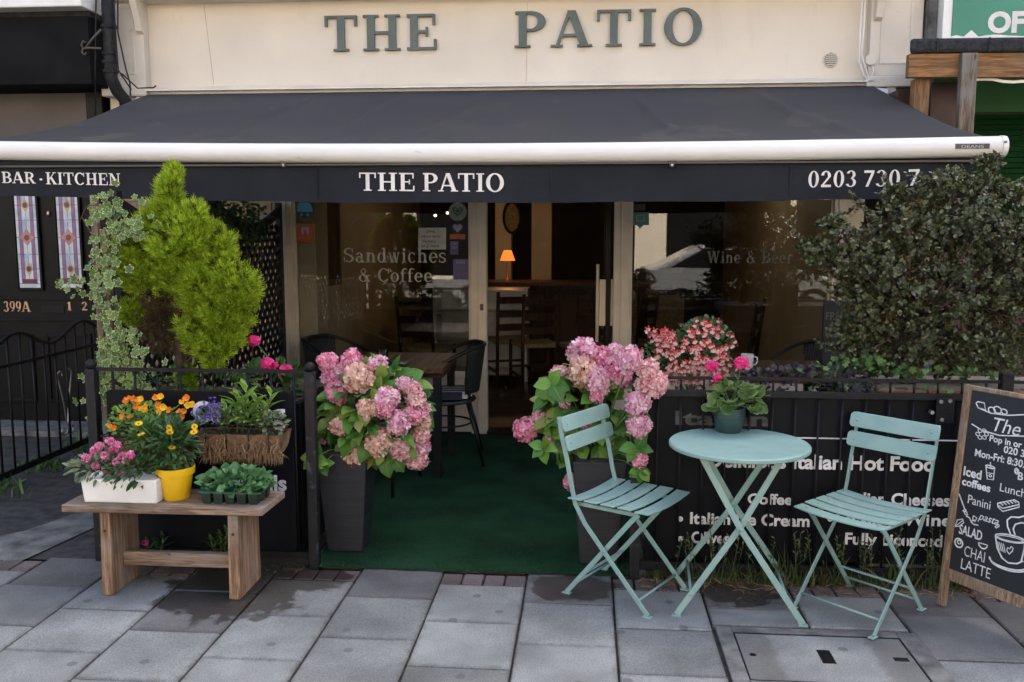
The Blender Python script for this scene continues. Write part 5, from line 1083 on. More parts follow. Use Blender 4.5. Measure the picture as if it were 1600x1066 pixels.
for s_ in (-1, 1):
    for t_ in (-1, 1):
        yo = s_ * .012 * t_ ; 
        MB().path_bar([(-t_ * .175, s_ * .135 + yo, .698), (-t_ * .0, s_ * .175 + yo, .385), (t_ * .26, s_ * .225 + yo, .006)], .026, .008, (0, 1, 0)).build('leg', 'mint', bt, bevel=.002)
        MB().box(t_ * .26 - .02, t_ * .26 + .02, s_ * .225 + yo - .014, s_ * .225 + yo + .014, 0, .006).build('foot', 'mint', bt, bevel=.002)
    MB().tube([(0, s_ * .155, .385), (0, s_ * .20, .385)], .008, 8).build('pivot', 'mint', bt, smooth=True)
for t_ in (-1, 1):
    MB().tube([(t_ * .20, -.212, .095), (t_ * .20, .212, .095)], .006, 8).build('rung', 'mint', bt, smooth=True); MB().bar((t_ * -.175, -.14, .69), (t_ * -.175, .14, .69), .024, .006, (0, 0, 1)).build('top_brace', 'mint', bt)
bt.location = (.670, 3.955, 0); bt.rotation_euler.z = R(-4)

gp = thing('geranium_pot', 'dark green plastic pot of geranium on the mint table', 'flower pot'); c = G(1138, 674, .717); gp.location = c
cx, cy = c.x, c.y; z0 = .7175
MB().lathe([(0, z0), (.056, z0), (.06, z0 + .004), (.068, z0 + .075), (.073, z0 + .077), (.074, z0 + .112), (.070, z0 + .113), (.066, z0 + .09), (0, z0 + .088)], (cx, cy, 0), 36).build('pot', 'greenpot', gp, smooth='auto')
MB().lathe([(0, z0 + .1), (.068, z0 + .098)], (cx, cy, 0), 18).build('compost', 'soil', gp)
M['leaf_ger'] = leafmat('geranium_leaf', [(.06, .12, .03), (.10, .18, .05), (.16, .25, .07)], .3, .6, ((.19, .27, .11), .85), obj=True)
gl = []
for i in range(75):
    a_ = random.uniform(0, 6.28); ph = random.uniform(-.45, 1.1); r_ = random.uniform(.6, 1)
    d = np.array([math.cos(a_) * math.cos(ph), math.sin(a_) * math.cos(ph), math.sin(ph)]); p = np.array([cx + .02, cy, z0 + .15]) + d * np.array([.125, .10, .075]) * r_
    nn = d * .4 + np.array([0, -.45, .6]); gl.append(p)
    scatter('leaf', 'leaf_ger', gp, ROUND, [p], [d * .7 + np.array([0, -.3, -.2]) + rng.normal(0, .3, 3)], random.uniform(.042, .068), normals=[nn + rng.normal(0, .25, 3)])
stems(gp, (cx, cy, z0 + .09), gl[::2], .0022)
fp = [P(1159, 567, cy - .03), P(1112, 571, cy + .05), P(1120, 590, cy)]
for i, p in enumerate(fp): cluster('flower_head', 'fl_magenta', gp, PETAL5, p, (.028, .022, .014)[i], (34, 24, 12)[i], .015)
stems(gp, (cx, cy, z0 + .09), fp, .0025)

# ================================================================ HYDRANGEAS
M['hyleaf'] = leafmat('hydrangea_leaf', [(.035, .11, .02), (.05, .15, .024), (.065, .185, .028), (.085, .215, .032), (.11, .25, .038), (.15, .28, .045), (.24, .24, .06)], .25, .4, ((.2, .3, .09), .88), obj=True)
HYC = [('hydrangea_pink', [(.56, .10, .23), (.74, .23, .38), (.80, .40, .50), (.82, .58, .62)]), ('hydrangea_mauve', [(.55, .17, .31), (.70, .34, .46), (.77, .50, .57), (.8, .64, .66)]), ('hydrangea_faded', [(.52, .2, .18), (.70, .42, .34), (.76, .56, .44), (.78, .66, .53)]), ('hydrangea_rose', [(.54, .15, .23), (.70, .34, .38), (.77, .52, .50), (.79, .65, .6)]), ('hydrangea_lime', [(.35, .42, .08), (.45, .5, .12), (.5, .5, .2)])]
hm_ = []
for nm, cols in HYC:
    M[nm] = leafmat(nm, cols, .3, .7); n = 120
    i_ = np.arange(n) + .5; ph = np.arccos(1 - 2 * i_ / n); th = math.pi * (1 + 5 ** .5) * i_
    d = np.stack([np.cos(th) * np.sin(ph), np.sin(th) * np.sin(ph), np.cos(ph)], 1); d[:, 2] *= 1; pos = d * rng.uniform(.72, 1.0, (n, 1))
    o = scatter('head', nm, None, star(4, .46, .0, .30), pos, d + rng.normal(0, .38, (n, 3)), rng.uniform(.25, .36, n), rng.uniform(0, 6, n)); hm_.append(o.data); bpy.data.objects.remove(o)
def bigleaf():
    vs = []; fs = []; rows = [(0, .02), (.12, .2), (.28, .33), (.45, .37), (.62, .32), (.8, .19), (.92, .08), (1, .0)]
    for t, w in rows:
        zc = .06 * math.sin(t * 3) - .22 * t * t
        for s_ in (-1, -.5, 0, .5, 1): vs.append((s_ * w, t, zc + .10 * abs(s_) * w * 2 + (.012 if abs(s_) == .5 else 0) * math.sin(t * 40)))
    for i in range(len(rows) - 1):
        for j in range(4): fs.append((i * 5 + j, i * 5 + j + 1, (i + 1) * 5 + j + 1, (i + 1) * 5 + j))
    me = bpy.data.meshes.new('hydrangea_leaf'); me.from_pydata(vs, [], fs); at = me.attributes.new('edge', 'FLOAT', 'POINT'); at.data.foreach_set('value', [1.0 if i % 5 == 2 else 0.0 for i in range(len(vs))]); me.materials.append(M['hyleaf']); me.polygons.foreach_set('use_smooth', [True] * len(fs)); return me
HL = bigleaf()
def hydrangea(label, pc, heads, c, rad, nleaf, plabel, extra=(), edge_=.04):
    pt = thing('tall_planter', plabel, 'planter', (pc[0], pc[1], 0), 'tall square planters'); b_, t_, h_ = .09, .130, .53
    q = lambda r_, z_: [(pc[0] - r_, pc[1] - r_, z_), (pc[0] + r_, pc[1] - r_, z_), (pc[0] + r_, pc[1] + r_, z_), (pc[0] - r_, pc[1] + r_, z_)]
    MB().hexa(q(b_, .008), q(t_, h_)).build('planter_body', 'planter', pt, bevel=.006); MB().hexa(q(t_ - .015, h_ + .0005), q(t_ - .015, h_ + .004)).build('compost', 'soil', pt)
    t = thing('hydrangea', label, 'hydrangea', (pc[0], pc[1], h_), 'pink hydrangeas'); tips = []
    C_ = Vector(c)
    for (u, v, rp, k_) in heads:
        p0 = P(u, v, C_.y); dx, dz_ = (p0.x - C_.x) / rad[0], (p0.z - C_.z) / rad[2]; y = C_.y - rad[1] * math.sqrt(max(edge_, 1 - dx * dx - dz_ * dz_)); 
        if 980 < u < 1030: y = 4.135
        p = P(u, v, y); r_ = rp * p.y / FPX
        o = place_copy('flower_head', hm_[k_], t, p, (random.uniform(0, 6), random.uniform(0, 6), random.uniform(0, 6)), tuple(r_ * random.uniform(.88, 1.12) for _ in range(3))); tips.append(p)
    stems(t, (pc[0], pc[1], h_), tips, .004)
    for i in range(nleaf):
        for _ in range(40):
            d = Vector(sph(1)[0]); p = C_ + Vector((d.x * rad[0], d.y * rad[1], d.z * rad[2])) * random.uniform(.72, 1.03)
            if all((p - x_).length > .035 for x_ in tips) and p.z > .46: break
        if d.y > .5 and random.random() < .6: continue
        dr_ = (d + Vector((0, 0, -.25)) + Vector(rng.normal(0, .35, 3))).normalized(); nn = (d * .6 + Vector((0, -.35, .65)) + Vector(rng.normal(0, .25, 3)))
        nn = (nn - dr_ * nn.dot(dr_)).normalized(); xx = dr_.cross(nn); m4 = Matrix((xx, dr_, nn)).transposed(); s_ = random.uniform(.065, .115)
        place_copy('leaf', HL, t, p - dr_ * s_ * .3, m4.to_euler(), (s_, s_, s_))
    for (u, v, y, s_) in extra:
        p = P(u, v, y)
        for a_ in (0, 1.3, 2.7, 3.8, 5.2, 4.5):
            a_ += random.uniform(-.4, .4); s_ = s_ * random.uniform(.85, 1.15); dr_ = Vector((math.cos(a_), random.uniform(-.9, .2), math.sin(a_) - .15)).normalized(); nn = Vector((random.uniform(-.5, .5), -1, random.uniform(.1, .9))); nn = (nn - dr_ * nn.dot(dr_)).normalized(); place_copy('leaf', HL, t, p, Matrix((dr_.cross(nn), dr_, nn)).transposed().to_euler(), (s_, s_, s_))
        stems(t, (pc[0], pc[1], h_ - .005), [p], .003)
    return t
z6 = [(110, 130, 85, 0), (290, 120, 85, 0), (215, 190, 62, 1), (145, 245, 85, 0), (340, 245, 112, 2), (175, 358, 85, 0), (560, 400, 92, 1), (535, 480, 80, 0), (390, 470, 66, 2), (450, 470, 62, 2), (485, 145, 75, 1), (515, 158, 40, 4), (685, 292, 62, 1), (745, 345, 78, 3), (775, 410, 80, 3), (765, 522, 78, 0), (645, 587, 97, 1), (190, 605, 82, 2), (495, 725, 104, 2), (640, 770, 88, 3), (320, 832, 97, 2), (80, 720, 32, 0), (825, 480, 62, 3), (825, 590, 65, 2), (812, 670, 75, 3), (805, 765, 80, 1), (785, 865, 80, 3), (400, 555, 32, 2), (840, 560, 50, 3)]
hl = hydrangea('pink hydrangea overflowing the planter left of the entrance', (-1.215, 4.47), [(490 + a / 4.847, 540 + b / 4.847, r_ / 4.847, k_) for a, b, r_, k_ in z6], (-1.075, 4.50, .70), (.27, .23, .28), 420, 'tall dark square planter left of the carpet', ((492, 715, 4.26, .085), (505, 725, 4.28, .07)))
z7 = [(165, 30, 55, 1), (235, 50, 50, 0), (280, 35, 42, 1), (85, 105, 37, 3), (165, 95, 52, 2), (220, 130, 52, 1), (305, 105, 56, 0), (335, 50, 46, 1), (400, 90, 42, 3), (430, 140, 44, 3), (385, 140, 32, 3), (215, 185, 28, 0), (365, 210, 43, 1), (368, 290, 43, 1), (50, 350, 32, 0), (130, 495, 35, 0), (370, 412, 30, 0), (170, 275, 26, 0), (8, 255, 26, 1), (0, 290, 24, 4), (-45, 302, 42, 0), (100, 210, 20, 1)]
hr = hydrangea('pink hydrangea overflowing the planter right of the entrance', (.07, 4.40), [(840 + a / 2.317, 540 + b / 2.317, r_ / 2.317, k_) for a, b, r_, k_ in z7], (.065, 4.47, .72), (.30, .16, .27), 480, 'tall dark square planter behind the mint chair', ((862, 600, 4.25, .085), (850, 700, 4.25, .07), (995, 700, 4.14, .07), (1000, 735, 4.14, .06), (1003, 650, 4.15, .06)), .04)

# ================================================================ PATIO FURNITURE
def rattan_chair():
    t = thing('rattan_armchair', 'black woven rattan armchair', 'chair')
    MB().lathe([(0, .425), (.215, .425), (.225, .435), (.22, .45), (0, .455)], (0, 0, 0), 24).build('seat', 'rattan', t, smooth='auto')
    n, m_ = 40, 8; mb = MB()
    def topz(a): return .82 - .16 * max(0, (abs(a) - R(42)) / R(78)) ** 1.2
    for i in range(n + 1):
        a = R(-54 + 108 * i / n)
        for j in range(m_ + 1):
            tt = j / m_; z = .50 + (topz(a) - .50) * tt; r_ = .235 + .045 * tt; mb.v.append(Vector((math.sin(a) * r_, math.cos(a) * r_ * 1.02, z)))
    for i in range(n):
        for j in range(m_): mb.f.append((i * (m_ + 1) + j, (i + 1) * (m_ + 1) + j, (i + 1) * (m_ + 1) + j + 1, i * (m_ + 1) + j + 1)); mb.m.append(0)
    o = mb.build('woven_back', 'weave', t, smooth=True); s_ = o.modifiers.new('thick', 'SOLIDIFY'); s_.thickness = .008
    MB().tube([(math.sin(a) * .283, math.cos(a) * .287, topz(a) + .006) for a in [R(-120 + 240 * i / 36) for i in range(37)]], .013, 8).build('arm_rail', 'rattan', t, smooth=True)
    for s_ in (-1, 1):
        MB().tube([(s_ * .245, -.145, .655), (s_ * .255, -.20, .60), (s_ * .225, -.20, .43), (s_ * .235, -.24, 0)], .012, 8).build('leg', 'rattan', t, smooth=True)
        MB().tube([(s_ * .19, .16, .44), (s_ * .215, .22, .22), (s_ * .23, .27, 0)], .012, 8).build('leg', 'rattan', t, smooth=True)
    MB().tube([(math.sin(a) * .2, math.cos(a) * .2 - .01, .27) for a in [2 * math.pi * i / 20 for i in range(20)]], .007, 6, True).build('stretcher_ring', 'rattan', t, smooth=True)
    return t
M['weave'] = mat('rattan_weave', (.009, .009, .0095), .4, .5, 110, 0, 130, spec=.5)
def _weave(m):
    t = m.node_tree; N = t.nodes; L = t.links; tc = N.new('ShaderNodeTexCoord'); bp_ = N.new('ShaderNodeBump'); bp_.inputs['Strength'].default_value = 1; bp_.inputs['Distance'].default_value = .006
    ws = []
    for d_ in ('X', 'Z'):
        w = N.new('ShaderNodeTexWave'); w.bands_direction = d_; w.inputs['Scale'].default_value = 24; L.new(tc.outputs['Object'], w.inputs['Vector']); ws.append(w.outputs['Fac'])
    mu = N.new('ShaderNodeMath'); mu.operation = 'MULTIPLY'; L.new(ws[0], mu.inputs[0]); L.new(ws[1], mu.inputs[1]); L.new(mu.outputs[0], bp_.inputs['Height']); L.new(bp_.outputs[0], N['Principled BSDF'].inputs['Normal'])
_weave(M['weave'])
rc_ = rattan_chair()
spots = [(-1.0, 6.30, -82, 'black rattan armchair with a striped cushion beside the door'), (-1.36, 5.62, 172, 'black rattan armchair with its back to the street behind the left hydrangea'), (-1.80, 6.55, 80, 'black rattan armchair at the far left of the wooden patio table'), (1.55, 6.45, -60, 'black rattan armchair at the patio table with the white mug')]
for i, (x, y, r_, lb) in enumerate(spots):
    o = rc_ if i == 0 else clone(rc_); o.location = (x, y, .005); o.rotation_euler.z = R(r_); tag(o, lb, 'chair', 'black rattan armchairs')
cu = thing('seat_cushion', 'navy and white striped cushion on the rattan armchair', 'cushion', (-1.0, 6.30, .462)); cu.rotation_euler.z = R(-82)
for i in range(8):
    x = -.18 + i * .045; hw = math.sqrt(max(.01, .205 ** 2 - (x + .0225) ** 2)) * .95; mb = MB()
    mb.ext([(x, hw, 0), (x, -hw, 0), (x + .045, -hw, 0), (x + .045, hw, 0)][::-1], (0, 0, 1), .05); o = mb.build('stripe', 'cushion' if i % 2 else 'cushionw', None, bevel=.004); o.parent = cu
ptb = thing('patio_table', 'square wooden patio table behind the left hydrangea', 'table', (-1.27, 6.12, .005))
for i in range(5): MB().box(-1.62 + i * .141, -1.62 + i * .141 + .138, 5.74, 6.48, .71, .745).build('plank', 'tabletop', ptb, bevel=.004)
MB().box(-1.60, -.93, 5.80, 6.42, .675, .709).build('apron', 'darkwood', ptb)
for x in (-1.57, -.97):
    for y in (5.81, 6.41): MB().box(x - .025, x + .025, y - .025, y + .025, .005, .6745).build('leg', 'iron', ptb)
c = G(598, 566, .745); tb = MB().lathe([(.0, .7455), (.036, .7455), (.037, .75), (.040, .83), (.037, .83), (.034, .757), (0, .756)], (c.x, c.y, 0), 20).build('glass_tumbler', 'tumbler', smooth='auto'); tag(tb, 'clear glass candle tumbler on the wooden patio table', 'glass')
MB().lathe([(0, .757), (.02, .757), (.02, .785), (0, .787)], (c.x, c.y, 0), 12).build('candle', 'rush', tb)
c = G(625, 567, .745); tag(MB().box(c.x - .06, c.x + .05, c.y - .04, c.y + .04, .7455, .75).build('menu_card', 'stgrey'), 'small pale menu card on the wooden patio table', 'menu')
pt2 = thing('patio_table', 'wooden patio table with a white mug right of the entrance', 'table', (1.2, 5.95, .005))
for i in range(5): MB().box(.86 + i * .141, .86 + i * .141 + .138, 5.55, 6.3, .71, .745).build('plank', 'tabletop', pt2, bevel=.004)
for x in (.92, 1.5):
    for y in (5.62, 6.22): MB().box(x - .025, x + .025, y - .025, y + .025, .005, .709).build('leg', 'iron', pt2)
c = G(1167, 575, .745); mg = MB().lathe([(0, .7455), (.032, .7455), (.037, .752), (.042, .835), (.039, .835), (.034, .757), (0, .755)], (c.x, c.y, 0), 24).build('mug', 'china', smooth='auto'); tag(mg, 'white china mug on the right patio table', 'mug')
MB().tube([(c.x + .039, c.y, .82), (c.x + .062, c.y, .815), (c.x + .066, c.y, .79), (c.x + .055, c.y, .768), (c.x + .037, c.y, .765)], .005, 6).build('handle', 'china', mg, smooth=True)
c = P(1308, 470, 6.3); cb = MB().box(c.x - .09, c.x + .12, 6.28, 6.31, .55, c.z).build('small_chalkboard', 'chalk', bevel=.004); tag(cb, 'small black chalkboard half hidden behind the right shrub', 'chalkboard')
MB().box(c.x - .08, c.x + .11, 6.312, 6.33, .005, .56).build('stand', 'iron', cb)
for i, tx in enumerate(('FRESH', 'ORANGE', 'JUICE')): sans(tx, (c.x - .075, 6.279, c.z - .13 - i * .1), FX, FZ, .055, .16, .0, 'etchdim', cb)

# ================================================================ CHALKBOARD SIGN
F0 = Vector((1.556, 3.975, 0)); T0 = P(1507, 600, 4.03); UX = Vector((.52, -.854, 0)).normalized(); LD = (T0 - F0).normalized(); LD = (LD - UX * LD.dot(UX)).normalized(); BN = UX.cross(LD); BH = (T0 - F0).length; BW = .62
ab = thing('chalkboard_sign', 'wooden framed pavement chalkboard with white menu lettering', 'chalkboard', F0 + UX * .3)
def bp(s_, t_, n_=0): return F0 + UX * s_ + LD * t_ + BN * n_
def slabb(s0, s1, t0, t1, n0, n1): return MB().hexa([bp(s0, t0, n0), bp(s0, t0, n1), bp(s1, t0, n1), bp(s1, t0, n0)][::-1], [bp(s0, t1, n0), bp(s0, t1, n1), bp(s1, t1, n1), bp(s1, t1, n0)][::-1])
for s_ in (0, BW - .036): slabb(s_, s_ + .036, .002, BH, -.014, .010).build('stile', 'oak', ab, bevel=.004)
slabb(.0365, BW - .0365, .125, .175, -.012, .009).build('bottom_rail', 'oak', ab, bevel=.004); slabb(.0365, BW - .0365, BH - .02, BH, -.012, .009).build('top_rail', 'oak', ab, bevel=.004)
bd = slabb(.0365, BW - .0365, .1755, BH - .0205, -.008, .004).build('board', 'chalk', ab)
bk = Vector((-BN.x, -BN.y, 0)).normalized()
for s_ in (.0, BW - .045): p0 = bp(s_ + .022, BH - .03, -.03); q0 = bp(s_ + .022, 0) + bk * .42; q0.z = .012; MB().bar(p0, q0, .04, .025, bk).build('rear_leg', 'timber', ab)
def onb(u, v): 
    d = ray(u, v); o_ = Vector((0, 0, EYE)); pl0 = bp(0, 0, .0048); t_ = (pl0 - o_).dot(BN) / d.dot(BN); return o_ + d * t_
def btext(tx, u, v, hpx, w=None, bold=0, shear=0, spacing=1.0, hollow=False):
    p = onb(u, v); h_ = hpx * p.y / FPX; wd = None
    if w: wd = (onb(u + w, v + w * .28) - p).length
    if hollow:
        cu_ = bold
    return sans(tx, p, UX, LD, h_, wd, bold, 'chalkw', ab, off=.0006, shear=shear, spacing=spacing)
btext('The Patio', 1551, 673, 22, None, 0, .25); btext('Pop in or order', 1546, 689, 10, None, .02)
btext('020 3730', 1568, 707, 11, None, .02); btext('Mon-Fri: 8:30.-', 1523, 712, 11, 82, .02)
btext('Iced', 1505, 742, 14, 28, .03); btext('coffees', 1503, 757, 12, 44, .03); btext('Lunch', 1562, 767, 13, None, .0); btext('Panini', 1512, 786, 14, 35, .0)
btext('pasta', 1528, 811, 12, 32, .005, .35); btext('SALAD', 1498, 833, 15, 36, .02); btext('CHAI', 1506, 868, 17, 32, -.005); btext('LATTE', 1501, 888, 17, 46, -.005); btext('B', 1590, 749, 12, None, .02)
def draw(pts, w=.0045, zoom=True):
    q = [onb(1440 + a / 2.9625, 590 + b / 2.9625) if zoom else onb(a, b) for a, b in pts]
    MB().path_bar(q, w, .001, BN).build('chalk_line', 'chalkw', ab)
def ell(cx, cy, rx, ry, a0=0, a1=360, n=28, tilt=.28): return [(cx + rx * math.cos(R(a0 + (a1 - a0) * i / n)), cy + ry * math.sin(R(a0 + (a1 - a0) * i / n)) + tilt * rx * math.cos(R(a0 + (a1 - a0) * i / n))) for i in range(n + 1)]
draw([(252, 118), (262, 112), (290, 118), (296, 150), (262, 140), (252, 118)]); draw([(262, 140), (320, 165), (400, 175), (480, 172)], .005); draw([(232, 215), (280, 245), (360, 268), (480, 272)], .005)
draw(ell(325, 152, 16, 14)); draw(ell(352, 150, 18, 15)); draw(ell(382, 158, 14, 11))
for i in range(6): a_ = i * 60; draw(ell(280 + 20 * math.cos(R(a_)), 262 + 18 * math.sin(R(a_)), 9, 8), .003)
draw([(298, 415), (304, 470), (332, 474), (338, 420), (298, 415)]); draw(ell(318, 414, 21, 6)); draw([(318, 414), (319, 392)]); draw([(300, 440), (336, 446)], .003); draw(ell(318, 455, 6, 5), .003)
draw([(352, 582), (430, 566), (450, 578), (452, 600), (375, 620), (354, 600), (352, 582)]); draw([(354, 592), (376, 606), (452, 588)]); 
for i in range(5): draw([(365 + i * 15, 582 - i * 3), (378 + i * 15, 592 - i * 3)], .004)
draw([(173, 538), (200, 610)], .005); draw([(194, 612), (200, 632), (215, 636)], .004); draw([(200, 610), (212, 630)], .004); draw([(190, 615), (198, 625), (207, 612)], .004)
draw([(205, 640), (222, 650), (228, 665), (245, 660)], .005); draw([(240, 640), (256, 650), (246, 668), (236, 655), (240, 640)], .004); draw([(228, 668), (242, 680), (262, 684)], .005); draw([(340, 690), (358, 680), (360, 688), (345, 697), (340, 690)], .004)
draw([(155, 690), (165, 660), (190, 655), (195, 672), (175, 688), (155, 690)], .004); draw([(158, 688), (190, 662)], .003)
draw(ell(172, 766, 18, 20), .006); draw(ell(174, 762, 8, 8), .004); draw(ell(284, 770, 20, 22, 0, 180), .005); draw([(264, 764), (304, 776)], .004)
draw(ell(410, 745, 68, 16, tilt=.2), .006); draw(ell(410, 747, 58, 10, tilt=.2), .003); draw([(342, 735), (350, 790), (372, 835), (400, 858), (440, 862), (470, 850)], .006); draw([(478, 765), (474, 800), (460, 855)], .006)
draw(ell(400, 855, 86, 30, 190, 20, tilt=.25), .006); draw(ell(404, 862, 86, 32, 10, 190, tilt=.25), .005)
draw([(405, 818), (394, 800), (398, 786), (407, 794), (415, 782), (424, 790), (420, 804), (405, 818)], .004)
for i in range(4): draw([(352 + i * 9, 760 + i * 3), (360 + i * 9, 800 + i * 4)], .003)
draw([(412, 725), (398, 690), (396, 660), (415, 645), (450, 648), (480, 640)], .006); draw([(432, 728), (424, 700), (434, 680), (460, 672), (480, 676)], .006)
draw(ell(440, 434, 9, 13), .004); draw(ell(440, 434, 4, 7), .003)

# ================================================================ SHRUBS AND CLIMBERS
# planting troughs hidden behind the fence panels
tl = thing('planting_trough', 'dark planting trough behind the left fence panel', 'planter', (-1.9, 4.55, 0)); MB().box(-2.37, -1.42, 4.36, 4.78, .0, .78).build('trough', 'black', tl, bevel=.005); MB().box(-2.35, -1.44, 4.38, 4.76, .7805, .785).build('compost', 'soil', tl)
trr = thing('planting_trough', 'long dark planting trough behind the food banner', 'planter', (1.3, 4.55, 0)); MB().box(.45, 1.36, 4.36, 4.78, .0, .80).build('trough', 'black', trr, bevel=.005); MB().box(.47, 1.34, 4.38, 4.76, .8005, .805).build('compost', 'soil', trr)
bpl = thing('brick_planter', 'low red brick planter under the right shrub', 'planter', (1.85, 4.6, 0)); MB().box(1.372, 2.6, 4.36, 4.95, .0, .865).build('core', 'mortar', bpl)
pb = slab_mesh('planter_brick', .215, .065, 'brickred', .02, .004)
for r_ in range(3):
    for i in range(6): place_copy('brick', pb, bpl, (1.49 + i * .225 - (.11 if r_ % 2 else 0) + .05, 4.345, .675 + r_ * .077), (math.pi / 2, 0, 0))
for i in range(6): place_copy('brick', pb, bpl, (1.49 + i * .225, 4.40, .89), (0, 0, 0), (1, 1.4, 1))

cyp = thing('golden_cypress', 'bright yellow green golden cypress rising behind the left fence', 'conifer', (P(285, 600, 4.44).x, 4.44, .785)); YC = 4.42
M['cyp'] = leafmat('cypress_spray', [(.15, .25, .016), (.28, .41, .025), (.42, .55, .035), (.54, .64, .06)], .45, .6); M['cypold'] = leafmat('cypress_dead', [(.06, .035, .02), (.10, .06, .03), (.09, .10, .02)], .2, .8)
lobes = [(268, 302, 19, 28), (266, 332, 34, 34), (305, 340, 26, 34), (240, 355, 42, 34), (285, 370, 52, 44), (217, 390, 44, 36), (330, 380, 34, 42), (262, 415, 52, 36), (345, 425, 42, 40), (312, 435, 48, 40), (222, 424, 38, 24), (374, 440, 32, 36), (350, 475, 42, 38), (305, 468, 40, 32), (312, 515, 36, 34), (345, 515, 34, 34), (335, 545, 28, 22), (205, 480, 20, 24), (288, 590, 14, 20), (378, 475, 20, 26)]
P_, D_, S_, I_, J_ = [], [], [], [], []
lobes = [(267, 266, 4, 12), (268, 280, 11, 14)] + lobes
for (u, v, ru, rv) in lobes:
    c = P(u, v, YC); rx, rz = ru * YC / FPX, rv * YC / FPX; nt_ = int(7 + 2300 * rx * rz); d = sph(nt_ * 2); d = d[d[:, 1] < .45][:nt_]; r_ = np.array([rx, min(rx, .14) * 1.05, rz]); cy_ = c.y + (abs(u - 285) / 400) * .08 + random.uniform(-.045, .045)
    for q in d:      # tufts: bundles of sprays fanning from a common point, with dark gaps between them
        k_ = 26; tip = np.array([c.x, cy_, c.z]) + q * r_ * random.uniform(.62, 1.02); ax_ = q * np.array([.75, .9, .3]) + np.array([0, -.12, .85]); ax_ /= np.linalg.norm(ax_); off = sph(k_) * random.uniform(.022, .036)
        P_.append(tip - ax_ * .035 + off); D_.append(ax_ + off * 20 + rng.normal(0, .12, (k_, 3))); S_.append(rng.uniform(.03, .056, k_))
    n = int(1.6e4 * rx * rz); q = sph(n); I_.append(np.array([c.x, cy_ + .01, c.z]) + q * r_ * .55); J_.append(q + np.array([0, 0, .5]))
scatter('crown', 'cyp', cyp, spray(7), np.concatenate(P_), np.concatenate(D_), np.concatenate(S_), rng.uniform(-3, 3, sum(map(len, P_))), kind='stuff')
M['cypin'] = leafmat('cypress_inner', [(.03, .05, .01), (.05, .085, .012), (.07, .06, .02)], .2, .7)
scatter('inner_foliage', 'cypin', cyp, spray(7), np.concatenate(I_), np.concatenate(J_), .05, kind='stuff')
c = P(240, 500, YC); n = 900; d = sph(n); pos = np.array([c.x + .03, YC + .02, c.z]) + d * np.array([.12, .07, .17]) * rng.uniform(.2, 1, (n, 1))
scatter('dead_foliage', 'cypold', cyp, spray(7), pos, d + np.array([0, -.2, .2]), rng.uniform(.03, .055, n), rng.uniform(-3, 3, n), kind='stuff')
b0 = Vector((cyp.location.x, YC + .02, .78)); MB().tube([b0, b0 + Vector((-.01, 0, .3)), P(272, 330, YC + .02)], [.025, .02, .006], 8).build('trunk', 'bark', cyp, smooth=True)
mb = MB()
for (u, v, ru, rv) in lobes: t_ = P(u, v, YC + .02); mb.tube([b0 + Vector((0, 0, max(.02, (t_.z - b0.z) * .45))), t_], [.007, .003], 5)
mb.build('branches', 'bark', cyp, smooth=True)

M['bush'] = leafmat('dark_shrub_leaf', [(.028, .034, .016), (.052, .066, .028), (.085, .104, .042), (.15, .17, .072), (.10, .075, .055)], .15, .32, spec=.6)
bu = thing('evergreen_shrub', 'large dark green small leaved shrub overhanging the right railing', 'shrub', (1.62, 4.66, .88)); YS = 4.66
bl = [(1340, 392, 48, 38), (1425, 352, 74, 50), (1515, 335, 78, 64), (1400, 440, 95, 72), (1510, 450, 95, 85), (1592, 400, 55, 100), (1335, 465, 30, 34), (1440, 535, 75, 48), (1485, 285, 48, 22), (1548, 252, 22, 12), (1376, 565, 35, 26), (1285, 392, 46, 22), (1560, 540, 60, 45), (1540, 290, 30, 20), (1400, 300, 22, 14), (1585, 300, 16, 16), (1325, 520, 26, 34), (1650, 450, 60, 90), (1655, 360, 50, 70), (1300, 350, 22, 16), (1345, 550, 40, 36), (1500, 560, 60, 36), (1360, 500, 40, 40)]
cl_p, cl_d = [], []
for (u, v, ru, rv) in bl:
    c = P(u, v, YS); rx, rz = ru * YS / FPX, rv * YS / FPX; ry = min(.26, (rx + rz) / 2); n = int(24 + 3900 * rx * rz); d = sph(n); d = d[(d[:, 1] < .6)]; n = len(d)
    cl_p.append(np.array(c) + d * np.array([rx, ry, rz]) * (rng.uniform(.2, 1, (n, 1)) ** .5 * rng.choice([1, 1, 1, 1.18], (n, 1)))); cl_d.append(d)
cl_p = np.concatenate(cl_p); cl_d = np.concatenate(cl_d)
rim = [i for i in range(len(cl_d)) if abs(cl_d[i][1]) < .35]; ex_p, ex_d = [], []
for i in random.sample(rim, 110):      # loose shoots beyond the outline
    dd_ = cl_d[i] * np.array([1, .4, .8]) + np.array([0, -.1, .5]) + rng.normal(0, .3, 3); dd_ /= np.linalg.norm(dd_)
    for j in range(random.randint(2, 5)): ex_p.append(cl_p[i] + dd_ * .026 * (j + 1) + rng.normal(0, .004, 3)); ex_d.append(dd_)
cl_p = np.concatenate([cl_p, ex_p]); cl_d = np.concatenate([cl_d, ex_d]); k_ = 13; n = len(cl_p)
ax_ = cl_d * .9 + np.array([0, -.15, .45]) + rng.normal(0, .25, cl_d.shape); ax_ /= np.linalg.norm(ax_, axis=1, keepdims=True)
tw = np.repeat(ax_, k_, 0); base = np.repeat(cl_p, k_, 0); t_ = np.tile(np.linspace(0, 1, k_), n)[:, None]
rad_ = np.cross(tw, sph(n * k_)); rad_ /= np.linalg.norm(rad_, axis=1, keepdims=True)
pos = base - tw * .045 * (1 - t_); dirs = rad_ * (1.15 - .6 * t_) + tw * (.35 + .7 * t_); sc_ = np.repeat(rng.uniform(.75, 1.2, n), k_)
